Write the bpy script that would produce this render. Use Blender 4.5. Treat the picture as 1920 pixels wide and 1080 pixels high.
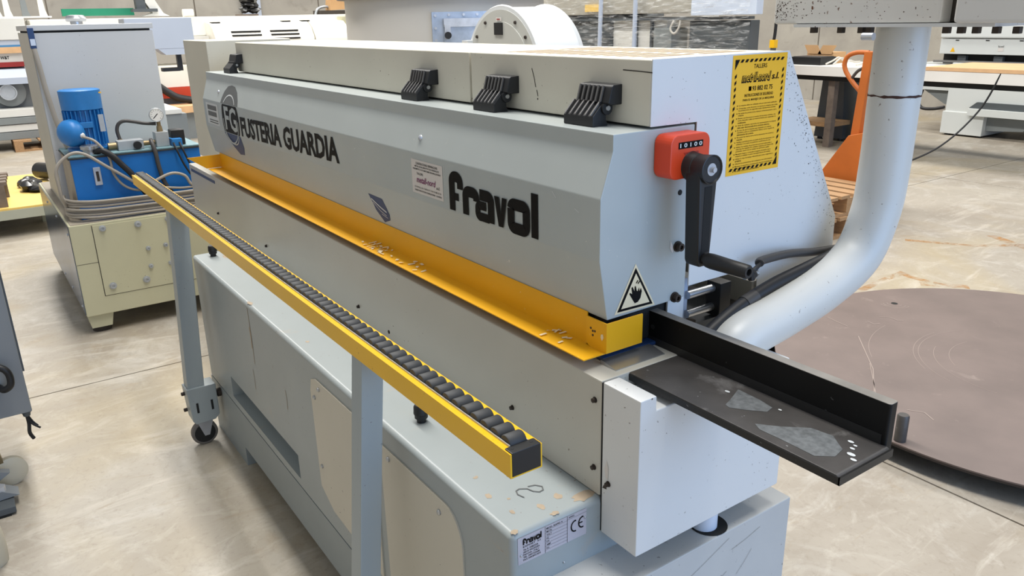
import bpy, bmesh, math, random
from mathutils import Vector, Matrix
random.seed(7)
PI = math.pi
C = bpy.context.scene.collection
for o in list(bpy.data.objects): bpy.data.objects.remove(o)

# ------------------------------------------------------------------ camera, world, lights, exposure
cd = bpy.data.cameras.new('camera'); cam = bpy.data.objects.new('camera', cd); C.objects.link(cam)
cd.sensor_width = 36.0; cd.lens = 27.67; cd.clip_start = 0.02; cd.clip_end = 200
def cam_axes(yaw, pit, rol):
    cy, sy, cp, sp, cr, sr = math.cos(yaw), math.sin(yaw), math.cos(pit), math.sin(pit), math.cos(rol), math.sin(rol)
    M = Matrix(((cy, sy, 0), (0, 0, -1), (-sy, cy, 0)))
    P = Matrix(((1, 0, 0), (0, cp, -sp), (0, sp, cp)))
    Q = Matrix(((cr, -sr, 0), (sr, cr, 0), (0, 0, 1)))
    return Q @ P @ M
A = cam_axes(0.9705582, 0.33156048, -0.02277697)
R = Matrix((A[0], -A[1], -A[2])).transposed()
cam.matrix_world = Matrix.Translation((0, 0, 1.5)) @ R.to_4x4()
bpy.context.scene.camera = cam

w = bpy.data.worlds.new('hall_daylight'); bpy.context.scene.world = w; w.use_nodes = True
w.node_tree.nodes['Background'].inputs[0].default_value = (0.92, 0.96, 1.0, 1)
w.node_tree.nodes['Background'].inputs[1].default_value = 0.45

def area(name, loc, target, sx, sy, power, col):
    l = bpy.data.lights.new(name, 'AREA'); l.shape = 'RECTANGLE'; l.size = sx; l.size_y = sy
    l.energy = power; l.color = col
    o = bpy.data.objects.new(name, l); C.objects.link(o); o.location = loc
    d = Vector(target) - Vector(loc); o.rotation_euler = d.to_track_quat('-Z', 'Y').to_euler()
    return o
# roof skylight strips and the open loading door on the +X side
area('skylight', (-8.5, 1.45, 8.0), (-8.5, 1.45, 0), 19, 1.0, 1500, (1.0, 0.975, 0.93))
area('skylight', (-8.5, 8.5, 8.0), (-8.5, 8.5, 0), 19, 2.0, 1000, (1.0, 0.975, 0.93))
area('loading_door', (5.0, 2.6, 2.2), (-2, 1.8, 0.9), 6.0, 4.4, 245, (0.33, 0.57, 1.0))

vs = bpy.context.scene.view_settings
vs.view_transform = 'Standard'; vs.look = 'None'; vs.gamma = 1.0; vs.exposure = 0.15
vs.use_curve_mapping = False
bpy.context.scene.display_settings.display_device = 'sRGB'

# ------------------------------------------------------------------ materials
def lin(h):
    h = h.lstrip('#'); v = [int(h[i:i+2], 16) / 255 for i in (0, 2, 4)]
    return [(c / 12.92 if c <= 0.04045 else ((c + 0.055) / 1.055) ** 2.4) for c in v]
def mixn(nt, fac, a, b):
    n = nt.nodes.new('ShaderNodeMix'); n.data_type = 'RGBA'
    for sock, val in ((n.inputs[0], fac), (n.inputs[6], a), (n.inputs[7], b)):
        if hasattr(val, 'is_output'): nt.links.new(val, sock)
        elif isinstance(val, (int, float)): sock.default_value = val
        else: sock.default_value = (*val, 1)
    return n.outputs[2]
def ramp(nt, src, lo, hi):
    n = nt.nodes.new('ShaderNodeMapRange'); n.inputs[1].default_value = lo; n.inputs[2].default_value = hi
    n.clamp = True; nt.links.new(src, n.inputs[0]); return n.outputs[0]
def noise(nt, vec, scale, detail=4, dist=0.0, rough=0.55):
    n = nt.nodes.new('ShaderNodeTexNoise'); n.inputs['Scale'].default_value = scale
    n.inputs['Detail'].default_value = detail; n.inputs['Distortion'].default_value = dist; n.inputs['Roughness'].default_value = rough
    nt.links.new(vec, n.inputs['Vector']); return n.outputs['Fac']
def mul(nt, a, b):
    n = nt.nodes.new('ShaderNodeMath'); n.operation = 'MULTIPLY'
    for s, v in ((n.inputs[0], a), (n.inputs[1], b)):
        if hasattr(v, 'is_output'): nt.links.new(v, s)
        else: s.default_value = v
    return n.outputs[0]
MATS = {}
def paint(name, hexc, rough=0.4, metal=0.0, mott=0.06, mscale=2.5, speck=0.0, spcol='#4a3424', spscale=70, wear=0.0,
          wearcol='#8a7a66', wscale=9, bump=0.0, bscale=60, stretch=None, spec=0.5, trans=0.0, alpha=1.0, coat=0.0):
    m = bpy.data.materials.new(name); m.use_nodes = True; nt = m.node_tree
    b = nt.nodes['Principled BSDF']; c = lin(hexc)
    tc = nt.nodes.new('ShaderNodeTexCoord'); vec = tc.outputs['Object']
    if stretch:
        mp = nt.nodes.new('ShaderNodeMapping'); mp.inputs['Scale'].default_value = stretch
        nt.links.new(vec, mp.inputs[0]); vec = mp.outputs[0]
    col = c
    if mott > 0:
        f = ramp(nt, noise(nt, vec, mscale, 6), 0.3, 0.7)
        col = mixn(nt, f, [max(0, x * (1 - mott)) for x in c], [min(1, x * (1 + mott)) for x in c])
    if wear > 0:
        f = ramp(nt, noise(nt, vec, wscale, 8, 0.6, 0.65), 0.62, 0.72); f = mul(nt, f, wear)
        col = mixn(nt, f, col, lin(wearcol))
    if speck > 0:
        cl = ramp(nt, noise(nt, vec, 6, 3), 0.42, 0.62)
        f = ramp(nt, noise(nt, vec, spscale * 1.7, 3, 0.2), 0.715 - 0.03 * speck, 0.745 - 0.03 * speck); f = mul(nt, f, cl)
        col = mixn(nt, f, col, lin(spcol))
    if hasattr(col, 'is_output'): nt.links.new(col, b.inputs['Base Color'])
    else: b.inputs['Base Color'].default_value = (*col, 1)
    b.inputs['Roughness'].default_value = rough; b.inputs['Metallic'].default_value = metal
    b.inputs['Specular IOR Level'].default_value = spec
    if trans: b.inputs['Transmission Weight'].default_value = trans
    if coat: b.inputs['Coat Weight'].default_value = coat
    if alpha < 1: b.inputs['Alpha'].default_value = alpha
    if bump > 0:
        bn = nt.nodes.new('ShaderNodeBump'); bn.inputs['Strength'].default_value = bump; bn.inputs['Distance'].default_value = 0.002
        nt.links.new(noise(nt, vec, bscale, 5), bn.inputs['Height']); nt.links.new(bn.outputs[0], b.inputs['Normal'])
    MATS[name] = m; return m
M = MATS
paint('hood_grey', '#aeb4b2', 0.33, mott=0.05, mscale=3, speck=0.35, spcol='#d0cfc8', spscale=50)
paint('cover_cream', '#d2cdbe', 0.8, spec=0.04, mott=0.04, speck=0.6, spcol='#5a4430', spscale=85)
paint('end_white', '#d6d7d6', 0.38, mott=0.03, speck=0.8, spcol='#54463a', spscale=85)
paint('bed_cream', '#bcb9ae', 0.30, mott=0.05, speck=0.5, spcol='#6a5845', spscale=60)
paint('base_grey', '#989f9f', 0.38, mott=0.07, speck=0.5, spcol='#6d5a48', spscale=60, wear=0.35, wearcol='#b29a7e', wscale=7)
paint('plinth_grey', '#b9bab8', 0.5, mott=0.06, speck=1.2, spcol='#46413c', spscale=60)
paint('plinth_dark', '#8f9696', 0.5, mott=0.08)
paint('panel_cream', '#c4beae', 0.42, mott=0.04, speck=0.6, spscale=50)
paint('yellow_guard', '#e6a90f', 0.42, mott=0.05, speck=0.25, spcol='#f0d9a0', spscale=45)
paint('yellow_rail', '#e8b40f', 0.3, mott=0.05, speck=0.35, spcol='#7a4a14', spscale=60)
paint('black_plastic', '#1b1b1c', 0.45, mott=0.1)
paint('black_rubber', '#303132', 0.6, mott=0.15, mscale=20)
paint('latch_black', '#161617', 0.5, mott=0.1)
paint('rib_grey', '#5b5957', 0.55, mott=0.1)
paint('steel', '#b9bbbd', 0.32, 0.85, mott=0.08, mscale=8)
paint('zinc', '#c3c6cc', 0.35, 0.6, mott=0.12, mscale=14)
paint('bolt_dark', '#3c332c', 0.5, 0.5)
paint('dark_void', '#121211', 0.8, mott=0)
paint('dark_brown', '#3a332c', 0.7, mott=0.1)
paint('slot_brown', '#8f7046', 0.7, mott=0.15, mscale=20)
paint('orange_plastic', '#e0461c', 0.38, mott=0.02)
paint('table_black', '#454240', 0.42, mott=0.25, mscale=14, wear=0.6, wearcol='#7c7a78', wscale=11, speck=0.5, spcol='#a5a5a5', spscale=60, bump=0.15)
paint('table_edge', '#0e0e0f', 0.4, mott=0.2, mscale=12, speck=0.3, spcol='#777777')
paint('fence_black', '#0a0a0b', 0.5, spec=0.25, mott=0.2, mscale=12, speck=0.3, spcol='#666666', spscale=60)
paint('fence_top', '#8a857e', 0.45, mott=0.2, mscale=14)
paint('scuff_grey', '#646768', 0.6, mott=0.35, mscale=90, wear=0.5, wearcol='#4a4c4e', wscale=70)
paint('sticker_yellow', '#f0b71c', 0.45, mott=0.02)
paint('ink_black', '#0b0a0a', 0.5, mott=0, spec=0.12)
paint('ink_grey', '#5a5c5c', 0.5, mott=0.1)
paint('ink_purple', '#7d3a66', 0.5, mott=0)
paint('ink_blue', '#1e3a66', 0.45, mott=0.1)
paint('sticker_white', '#d4cec8', 0.5, mott=0.04)
paint('sticker_grey', '#cfd2d2', 0.45, mott=0.08)
paint('sign_cream', '#e6d6b2', 0.45, mott=0.03)
paint('plate_silver', '#b9b6bf', 0.42, 0.25, mott=0.06)
paint('pipe_white', '#cfcfca', 0.36, mott=0.04, speck=0.9, spcol='#5f4a3c', spscale=55)
paint('rust', '#40241a', 0.8, mott=0.3, mscale=40)
paint('box_white', '#dddbd6', 0.5, mott=0.05, speck=2.1, spcol='#6b3f22', spscale=48)
paint('hose_grey', '#3f3c3a', 0.5, mott=0.1)
paint('hose_black', '#161517', 0.5)
paint('blue_white', '#c9d3e2', 0.4)
paint('worn_metal', '#a3927c', 0.6, mott=0.2, mscale=20)
paint('post_grey', '#98a0a1', 0.4, mott=0.05, speck=0.4, spcol='#5a5048')
paint('tyre_grey', '#716c66', 0.6, mott=0.12, mscale=20)
# hydraulic unit
paint('pump_cream', '#c2be9f', 0.45, mott=0.05, speck=0.4)
paint('pump_cabinet', '#c3c3c2', 0.45, mott=0.03, speck=0.3)
paint('pump_cabinet_side', '#b9b5a8', 0.45, mott=0.04)
paint('steel_blue', '#56687f', 0.22, 0.75, mott=0.35, mscale=5)
paint('tank_blue', '#0f6fc0', 0.4, mott=0.08, mscale=6)
paint('motor_blue', '#2375b8', 0.42, mott=0.12, mscale=9)
paint('lid_teal', '#6f8f96', 0.45, mott=0.15, mscale=10)
paint('cable_grey', '#9d9589', 0.5, mott=0.08)
paint('brass', '#8d7a58', 0.4, 0.5, mott=0.15)
paint('dusty', '#9d9384', 0.7, mott=0.1, mscale=8)
paint('gauge_face', '#e6e4df', 0.4, mott=0)
paint('alu', '#b5b8ba', 0.4, 0.4, mott=0.08, mscale=12)
# setting
paint('left_grey', '#7f8386', 0.4, mott=0.03)
paint('wheel_cream', '#c9c2ae', 0.5)
paint('pale_machine', '#d9d8d2', 0.45, mott=0.03)
paint('white_machine', '#eeeade', 0.42, mott=0.02)
paint('right_machine', '#d0d3d0', 0.42, mott=0.02)
paint('grey_machine', '#7d8282', 0.5, mott=0.08)
paint('darkgrey_machine', '#4e5356', 0.5, mott=0.1)
paint('bluegrey_box', '#b3bccb', 0.42, mott=0.02)
paint('red_paint', '#c8401f', 0.45)
paint('darkred', '#93221f', 0.5)
paint('green_paint', '#12795a', 0.5)
paint('blue_stripe', '#3f7fb0', 0.5)
paint('wood', '#a5815b', 0.65, mott=0.18, mscale=12, stretch=(1, 6, 6))
paint('pale_wood', '#d5ab7e', 0.6, mott=0.1, mscale=8)
paint('old_wood', '#6f6257', 0.75, mott=0.2, mscale=14)
paint('yellow_board', '#e4c06a', 0.6, mott=0.06)
paint('deck_frame', '#a9ab9c', 0.5, mott=0.04)
paint('cardboard', '#c39a6c', 0.7, mott=0.06)
paint('orange_truck', '#b8611f', 0.5, mott=0.15, wear=0.85, wearcol='#4a3a2c', wscale=5, speck=1.0, spcol='#3a2c22')
paint('disc_brown', '#6f615b', 0.55, mott=0.13, mscale=4, wear=0.22, wearcol='#b5a59a', wscale=10, bump=0.1, bscale=30)
paint('disc_edge', '#2c2421', 0.6)
paint('scratch_pale', '#94857c', 0.6)
paint('table_white', '#e2ded6', 0.5, mott=0.05)
paint('vessel_grey', '#bdbab4', 0.45, mott=0.04, mscale=1)
paint('flange_dark', '#6a645e', 0.5)
paint('galvanised', '#a9b4c4', 0.33, 0.6, mott=0.25, mscale=6)
paint('fan_white', '#d2d4d4', 0.4, mott=0.02)
paint('fan_face', '#b7b7b0', 0.45, mott=0.03)
paint('wrapped_grey', '#a5a196', 0.4, mott=0.1, mscale=8)
paint('film_black', '#1e1d1d', 0.25, mott=0.1)
paint('scrap_white', '#cfc9bd', 0.6, mott=0.15)
paint('joint_dark', '#7d7468', 0.9)
paint('rust_stain', '#b5803f', 0.8, mott=0.1)

def concrete_floor():
    m = bpy.data.materials.new('concrete_floor'); m.use_nodes = True; nt = m.node_tree; b = nt.nodes['Principled BSDF']
    tc = nt.nodes.new('ShaderNodeTexCoord'); vec = tc.outputs['Object']
    c = mixn(nt, ramp(nt, noise(nt, vec, 0.9, 8, 0.8, 0.6), 0.34, 0.66), lin('#918779'), lin('#a9a194'))
    c = mixn(nt, mul(nt, ramp(nt, noise(nt, vec, 2.3, 9, 1.6, 0.66), 0.52, 0.72), 0.75), c, lin('#b8b3aa'))
    c = mixn(nt, mul(nt, ramp(nt, noise(nt, vec, 1.6, 9, 2.2, 0.65), 0.60, 0.74), 0.55), c, lin('#937f63'))
    c = mixn(nt, mul(nt, ramp(nt, noise(nt, vec, 14, 6, 0.4, 0.7), 0.62, 0.74), 0.35), c, lin('#796d5d'))
    c = mixn(nt, mul(nt, ramp(nt, noise(nt, vec, 3.2, 10, 3.5, 0.7), 0.54, 0.70), 0.35), c, lin('#c9c3b8'))
    c = mixn(nt, mul(nt, ramp(nt, noise(nt, vec, 5.5, 10, 1.2, 0.72), 0.60, 0.72), 0.25), c, lin('#85745c'))
    c = mixn(nt, mul(nt, ramp(nt, noise(nt, vec, 0.75, 5, 0.8), 0.5, 0.68), 0.5), c, lin('#ab9a76'))
    c = mixn(nt, mul(nt, ramp(nt, noise(nt, vec, 45, 5, 0.3, 0.7), 0.55, 0.8), 0.45), c, lin('#6f6252'))
    n = nt.nodes.new('ShaderNodeTexVoronoi'); n.feature = 'DISTANCE_TO_EDGE'; n.inputs['Scale'].default_value = 1.7
    w1 = nt.nodes.new('ShaderNodeTexNoise'); w1.inputs['Scale'].default_value = 2.2; w1.inputs['Detail'].default_value = 8; nt.links.new(vec, w1.inputs['Vector'])
    vm = nt.nodes.new('ShaderNodeVectorMath'); vm.operation = 'ADD'; nt.links.new(vec, vm.inputs[0]); nt.links.new(w1.outputs['Color'], vm.inputs[1])
    nt.links.new(vm.outputs[0], n.inputs['Vector'])
    c = mixn(nt, mul(nt, ramp(nt, n.outputs['Distance'], 0.010, 0.0), 0.14), c, lin('#796d5d'))
    mp = nt.nodes.new('ShaderNodeMapping'); mp.inputs['Rotation'].default_value = (0, 0, .12); mp.inputs['Scale'].default_value = (4.2, 1.1, 1)
    nt.links.new(vec, mp.inputs[0])
    c = mixn(nt, mul(nt, ramp(nt, noise(nt, mp.outputs[0], 1.3, 9, 1.8, 0.68), 0.53, 0.72), 0.42), c, lin('#d0c9bc'))
    c = mixn(nt, mul(nt, ramp(nt, noise(nt, mp.outputs[0], 1.9, 9, 2.2, 0.7), 0.60, 0.72), 0.35), c, lin('#8f7c5e'))
    nt.links.new(c, b.inputs['Base Color']); b.inputs['Roughness'].default_value = 0.5
    bn = nt.nodes.new('ShaderNodeBump'); bn.inputs['Strength'].default_value = 0.12; bn.inputs['Distance'].default_value = 0.004
    nt.links.new(noise(nt, vec, 9, 8), bn.inputs['Height']); nt.links.new(bn.outputs[0], b.inputs['Normal'])
    M['concrete_floor'] = m
concrete_floor()
def concrete_wall():
    m = bpy.data.materials.new('concrete_wall'); m.use_nodes = True; nt = m.node_tree; b = nt.nodes['Principled BSDF']
    tc = nt.nodes.new('ShaderNodeTexCoord'); vec = tc.outputs['Object']
    c = mixn(nt, ramp(nt, noise(nt, vec, 0.8, 7, 0.7), 0.35, 0.65), lin('#908b83'), lin('#aaa59b'))
    c = mixn(nt, mul(nt, ramp(nt, noise(nt, vec, 3.5, 7, 1.0), 0.6, 0.75), 0.4), c, lin('#7b756a'))
    nt.links.new(c, b.inputs['Base Color']); b.inputs['Roughness'].default_value = 0.8
    M['concrete_wall'] = m
concrete_wall()
def film_mat():
    m = bpy.data.materials.new('stretch_film'); m.use_nodes = True; nt = m.node_tree; b = nt.nodes['Principled BSDF']
    tc = nt.nodes.new('ShaderNodeTexCoord'); mp = nt.nodes.new('ShaderNodeMapping'); mp.inputs['Scale'].default_value = (.55, 1, 6)
    nt.links.new(tc.outputs['Object'], mp.inputs[0])
    f = noise(nt, mp.outputs[0], 3.5, 8, 2.5, 0.65)
    nt.links.new(ramp(nt, f, 0.46, 1.0), b.inputs['Alpha'])
    b.inputs['Base Color'].default_value = (0.85, 0.85, 0.83, 1); b.inputs['Roughness'].default_value = 0.15
    bn = nt.nodes.new('ShaderNodeBump'); bn.inputs['Strength'].default_value = 0.8; bn.inputs['Distance'].default_value = 0.012
    nt.links.new(f, bn.inputs['Height']); nt.links.new(bn.outputs[0], b.inputs['Normal'])
    M['stretch_film'] = m
film_mat()

# ------------------------------------------------------------------ lettering outlines, made once
GL = {}
def glyphs(specs):
    tmp = []
    for key, (s, bold, shear) in specs.items():
        c = bpy.data.curves.new(key, 'FONT'); c.body = s; c.size = 1.0; c.offset = bold; c.shear = shear; c.resolution_u = 2
        o = bpy.data.objects.new(key, c); C.objects.link(o); tmp.append((key, o, c))
    bpy.context.view_layer.update(); dg = bpy.context.evaluated_depsgraph_get()
    for key, o, c in tmp:
        me = bpy.data.meshes.new_from_object(o.evaluated_get(dg))
        vs_ = [(v.co.x, v.co.y) for v in me.vertices]; fs = [tuple(p.vertices) for p in me.polygons]
        if vs_:
            x0 = min(v[0] for v in vs_); y0 = min(v[1] for v in vs_); x1 = max(v[0] for v in vs_); y1 = max(v[1] for v in vs_)
            GL[key] = ([((x - x0) / (x1 - x0), (y - y0) / (y1 - y0)) for x, y in vs_], fs, x1 - x0, y1 - y0)
        bpy.data.meshes.remove(me)
    for key, o, c in tmp:
        bpy.data.objects.remove(o); bpy.data.curves.remove(c)
SAFETY = ["La máquina debe ser utilizada solo por personal cualificado.",
 "Comprobar antes de poner en marcha la máquina que todas", "las protecciones de seguridad estén debidamente puestas.",
 "No quitar las protecciones durante el funcionamiento de la", "máquina.",
 "Revisar con frecuencia el estado de las piezas móviles y de", "corte, llevando a cabo un mantenimiento para optimizar su", "rendimiento.",
 "Antes de cualquier operación de mantenimiento, la máquina", "debe estar desconectada de la corriente eléctrica.",
 "En caso de que la máquina vaya equipada con sistema", "neumático, para su manipulación deberá cerrar el grifo de", "alimentación de la misma.",
 "No poner las manos cerca de los elementos de arrastre y", "rotación.",
 "Verificar periódicamente el estado de las herramientas y no", "utilizarlas si no están en perfectas condiciones de uso.",
 "Utilizar las medidas de protección personal adecuadas a", "cada tipo de máquina. En cualquier máquina que desprenda", "partículas, usarla con un equipo de aspiración y gafas.",
 "Mantener limpio y ordenado el espacio alrededor de la", "máquina y señalizar la zona correspondiente de trabajo.",
 "Utilizar la ropa de trabajo adecuada para evitar enganches y", "arrastres.",
 "Observe las prestaciones de la máquina y no sobrecargarla.",
 "Mantener la atención y concentración durante el trabajo para", "evitar posibles accidentes.",
 "No quitar la presente nota informativa."]
BUL = {0, 1, 3, 5, 8, 10, 13, 15, 17, 20, 22, 24, 25, 27}
spec = {'fusteria': ('FUSTERIA GUARDIA', 0.032, 0), 'fg': ('FG', 0.02, 0), 'tallers': ('TALLERS', 0.006, 0.0),
 'metall': ('metall-nord', 0.02, 0.25), 'metallb': ('metall-nord', 0.075, 0.25), 'metallt': ('metall-nord', -0.004, 0.25), 'sl': ('s.l.', 0.02, 0.2), 'phone': ('93 882 02 75', 0.015, 0),
 'instr1': ('INSTRUCCIONES DE SEGURIDAD', 0.012, 0), 'instr2': ('PARA EL MANEJO DE LA MÁQUINA', 0.012, 0),
 'ws1': ('CONSTRUCCIONS I REPARACIONS', 0.012, 0), 'ws2': ('METÀL·LIQUES-MUNTATGES HIDRÀULICS', 0.012, 0), 'ws3': ('PNEUMÀTICS AUTOMATISMES PER MAQUINÀRIA', 0.012, 0),
 'ws4': ('C/ POSTAL, 58  93 882 02 75  FAX 93 882 02 76', 0.006, 0), 'ws5': ('DISSENY MUNTATGES DE MAQUINÀRIA   GUARDIA', 0.014, 0),
 'export': ('EXPORT  Srl', 0.006, 0), 'pl1': ('Via A. NIEDDA', 0.006, 0), 'pl2': ('35010 VIGONZA', 0.006, 0), 'pl3': ('PADOVA - ITALY', 0.006, 0),
 'pl4': ('TEL. 049/725000', 0.006, 0), 'pl5': ('FAX 049/8931835', 0.006, 0), 'mod': ('MOD. RAPID 4', 0.006, 0), 'matr': ('MATR.', 0.006, 0),
 'volt': ('VOLT', 0.006, 0), 'hz': ('HZ', 0.006, 0), 'kw': ('KW', 0.006, 0), 'amp': ('AMP', 0.006, 0), 'kg': ('KG.', 0.006, 0), 'anno': ('ANNO', 0.006, 0),
 'digits': ('1 0 1 0 0', 0.02, 0), 'victor': ('VICTOR', 0.01, 0), 'rlabel': ('lowl', 0.0, 0), 'saw': ('W&T', 0.02, 0), 'tab': ('Fravol', 0.0, 0.1)}
for i, s in enumerate(SAFETY): spec['sf%d' % i] = (s, 0.006, 0)
glyphs(spec)

# ------------------------------------------------------------------ mesh builder
class MB:
    def __init__(s): s.v = []; s.f = []; s.mi = []; s.cur = 0; s.bev = False
    def add(s, vs_, fs):
        n = len(s.v); s.v += [tuple(v) for v in vs_]; s.f += [tuple(i + n for i in f) for f in fs]; s.mi += [s.cur] * len(fs); return s
    def m(s, i): s.cur = i; return s
    def from_bm(s, bm):
        s.bev = True; bm.verts.index_update(); s.add([v.co[:] for v in bm.verts], [[v.index for v in f.verts] for f in bm.faces]); bm.free(); return s
    def box(s, x0, x1, y0, y1, z0, z1, b=0.0, seg=2, only=None):
        x0, x1 = sorted((x0, x1)); y0, y1 = sorted((y0, y1)); z0, z1 = sorted((z0, z1))
        vs_ = [(x, y, z) for z in (z0, z1) for y in (y0, y1) for x in (x0, x1)]
        fs = [(0, 2, 3, 1), (4, 5, 7, 6), (0, 1, 5, 4), (2, 6, 7, 3), (0, 4, 6, 2), (1, 3, 7, 5)]
        if b <= 0: return s.add(vs_, fs)
        bm = bmesh.new(); V = [bm.verts.new(v) for v in vs_]
        for f in fs: bm.faces.new([V[i] for i in f])
        ed = [e for e in bm.edges if only is None or only((e.verts[0].co + e.verts[1].co) / 2, e)]
        bmesh.ops.bevel(bm, geom=ed, offset=b, segments=seg, profile=0.5, affect='EDGES', clamp_overlap=True)
        return s.from_bm(bm)
    def obox(s, c, ax, ay, az, b=0.0):      # oriented box: centre and three half-axis vectors
        c = Vector(c); ax, ay, az = Vector(ax), Vector(ay), Vector(az)
        t = MB().box(-1, 1, -1, 1, -1, 1); return s.add([c + ax * v[0] + ay * v[1] + az * v[2] for v in t.v], t.f)
    def prism(s, poly, axis, a0, a1, b=0.0):
        # poly in the two other axes, in cyclic order: x:(y,z) y:(x,z) z:(x,y)
        def P(p, a): return {'x': (a, p[0], p[1]), 'y': (p[0], a, p[1]), 'z': (p[0], p[1], a)}[axis]
        n = len(poly); vs_ = [P(p, a0) for p in poly] + [P(p, a1) for p in poly]
        fs = [tuple(range(n)), tuple(range(2 * n - 1, n - 1, -1))] + [(i, i + n, (i + 1) % n + n, (i + 1) % n) for i in range(n)]
        bm = bmesh.new(); V = [bm.verts.new(v) for v in vs_]
        for f in fs: bm.faces.new([V[i] for i in f])
        bmesh.ops.recalc_face_normals(bm, faces=bm.faces)
        if b > 0: bmesh.ops.bevel(bm, geom=list(bm.edges), offset=b, segments=2, profile=0.5, affect='EDGES', clamp_overlap=True)
        return s.from_bm(bm)
    def cyl(s, p0, p1, r0, r1=None, n=20, caps=True):
        p0, p1 = Vector(p0), Vector(p1); r1 = r0 if r1 is None else r1; d = (p1 - p0).normalized()
        u = d.orthogonal().normalized(); v = d.cross(u)
        vs_ = []
        for p, r in ((p0, r0), (p1, r1)):
            vs_ += [p + (u * math.cos(2 * PI * i / n) + v * math.sin(2 * PI * i / n)) * r for i in range(n)]
        fs = [(i, (i + 1) % n, (i + 1) % n + n, i + n) for i in range(n)]
        if caps: fs += [tuple(range(n - 1, -1, -1)), tuple(range(n, 2 * n))]
        return s.add(vs_, fs)
    def lathe(s, p0, d, prof, n=24):        # prof: (distance along d, radius)
        p0 = Vector(p0); d = Vector(d).normalized(); u = d.orthogonal().normalized(); v = d.cross(u); vs_ = []
        for a, r in prof:
            vs_ += [p0 + d * a + (u * math.cos(2 * PI * i / n) + v * math.sin(2 * PI * i / n)) * max(r, 1e-5) for i in range(n)]
        fs = []
        for k in range(len(prof) - 1):
            fs += [(k * n + i, k * n + (i + 1) % n, (k + 1) * n + (i + 1) % n, (k + 1) * n + i) for i in range(n)]
        fs += [tuple(range(n - 1, -1, -1)), tuple(range((len(prof) - 1) * n, len(prof) * n))]
        return s.add(vs_, fs)
    def tube(s, pts, r, n=10, smooth=6, caps=True):
        P = [Vector(p) for p in pts]
        if smooth and len(P) > 2:
            Q = []
            for i in range(len(P) - 1):
                a, b, c, d = P[max(i - 1, 0)], P[i], P[i + 1], P[min(i + 2, len(P) - 1)]
                for k in range(smooth):
                    t = k / smooth
                    Q.append(0.5 * ((2 * b) + (-a + c) * t + (2 * a - 5 * b + 4 * c - d) * t * t + (-a + 3 * b - 3 * c + d) * t ** 3))
            P = Q + [P[-1]]
        vs_ = []; u = None
        for i, p in enumerate(P):
            d = (P[min(i + 1, len(P) - 1)] - P[max(i - 1, 0)]).normalized()
            u = (d.orthogonal() if u is None else (u - d * u.dot(d))).normalized(); v = d.cross(u); rr = r(i / (len(P) - 1)) if callable(r) else r
            vs_ += [p + (u * math.cos(2 * PI * k / n) + v * math.sin(2 * PI * k / n)) * rr for k in range(n)]
        fs = [(i * n + k, i * n + (k + 1) % n, (i + 1) * n + (k + 1) % n, (i + 1) * n + k) for i in range(len(P) - 1) for k in range(n)]
        if caps: fs += [tuple(range(n - 1, -1, -1)), tuple(range((len(P) - 1) * n, len(P) * n))]
        return s.add(vs_, fs)
    def ball(s, c, rx, ry, rz, n=16, m=10):
        vs_ = [(c[0] + rx * math.sin(PI * j / m) * math.cos(2 * PI * i / n), c[1] + ry * math.sin(PI * j / m) * math.sin(2 * PI * i / n), c[2] - rz * math.cos(PI * j / m))
               for j in range(1, m) for i in range(n)]
        fs = [(j * n + i, j * n + (i + 1) % n, (j + 1) * n + (i + 1) % n, (j + 1) * n + i) for j in range(m - 2) for i in range(n)]
        k = len(vs_); vs_ += [(c[0], c[1], c[2] - rz), (c[0], c[1], c[2] + rz)]
        fs += [(k, (i + 1) % n, i) for i in range(n)] + [(k + 1, (m - 2) * n + i, (m - 2) * n + (i + 1) % n) for i in range(n)]
        return s.add(vs_, fs)
    def build(s, name, mats, parent=None, label=None, kind=None, angle=38, smooth=True):
        if not isinstance(mats, (list, tuple)): mats = [mats]
        me = bpy.data.meshes.new(name); me.from_pydata(s.v, [], s.f); me.update()
        for m_ in mats: me.materials.append(M[m_])
        me.polygons.foreach_set('material_index', s.mi)
        if smooth:
            me.polygons.foreach_set('use_smooth', [True] * len(me.polygons)); me.set_sharp_from_angle(angle=math.radians(angle))
        o = bpy.data.objects.new(name, me); C.objects.link(o)
        if s.bev and smooth:
            md = o.modifiers.new('weighted', 'WEIGHTED_NORMAL'); md.keep_sharp = True; md.weight = 100
        adopt(o, parent)
        if label: o['label'] = label
        if kind: o['kind'] = kind
        return o
BASE = {}
def adopt(o, parent):
    if parent is None: return
    o.parent = parent
    if parent.name in BASE: o.matrix_parent_inverse = Matrix.Translation(-BASE[parent.name])
def thing(name, loc, label, cat, group=None):
    o = bpy.data.objects.new(name, None); C.objects.link(o); o.location = loc; o.empty_display_size = 0.1
    BASE[o.name] = Vector(loc); o['label'] = label; o['category'] = cat
    if group: o['group'] = group
    return o
def tag(o, label, cat, group=None, kind=None):
    o['label'] = label; o['category'] = cat
    if group: o['group'] = group
    if kind: o['kind'] = kind
    return o
def inst(o, name, loc, parent, rot=None):       # another object on the same mesh
    c = bpy.data.objects.new(name, o.data); C.objects.link(c); adopt(c, parent); c.location = loc
    if rot: c.rotation_euler = rot
    return c

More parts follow.
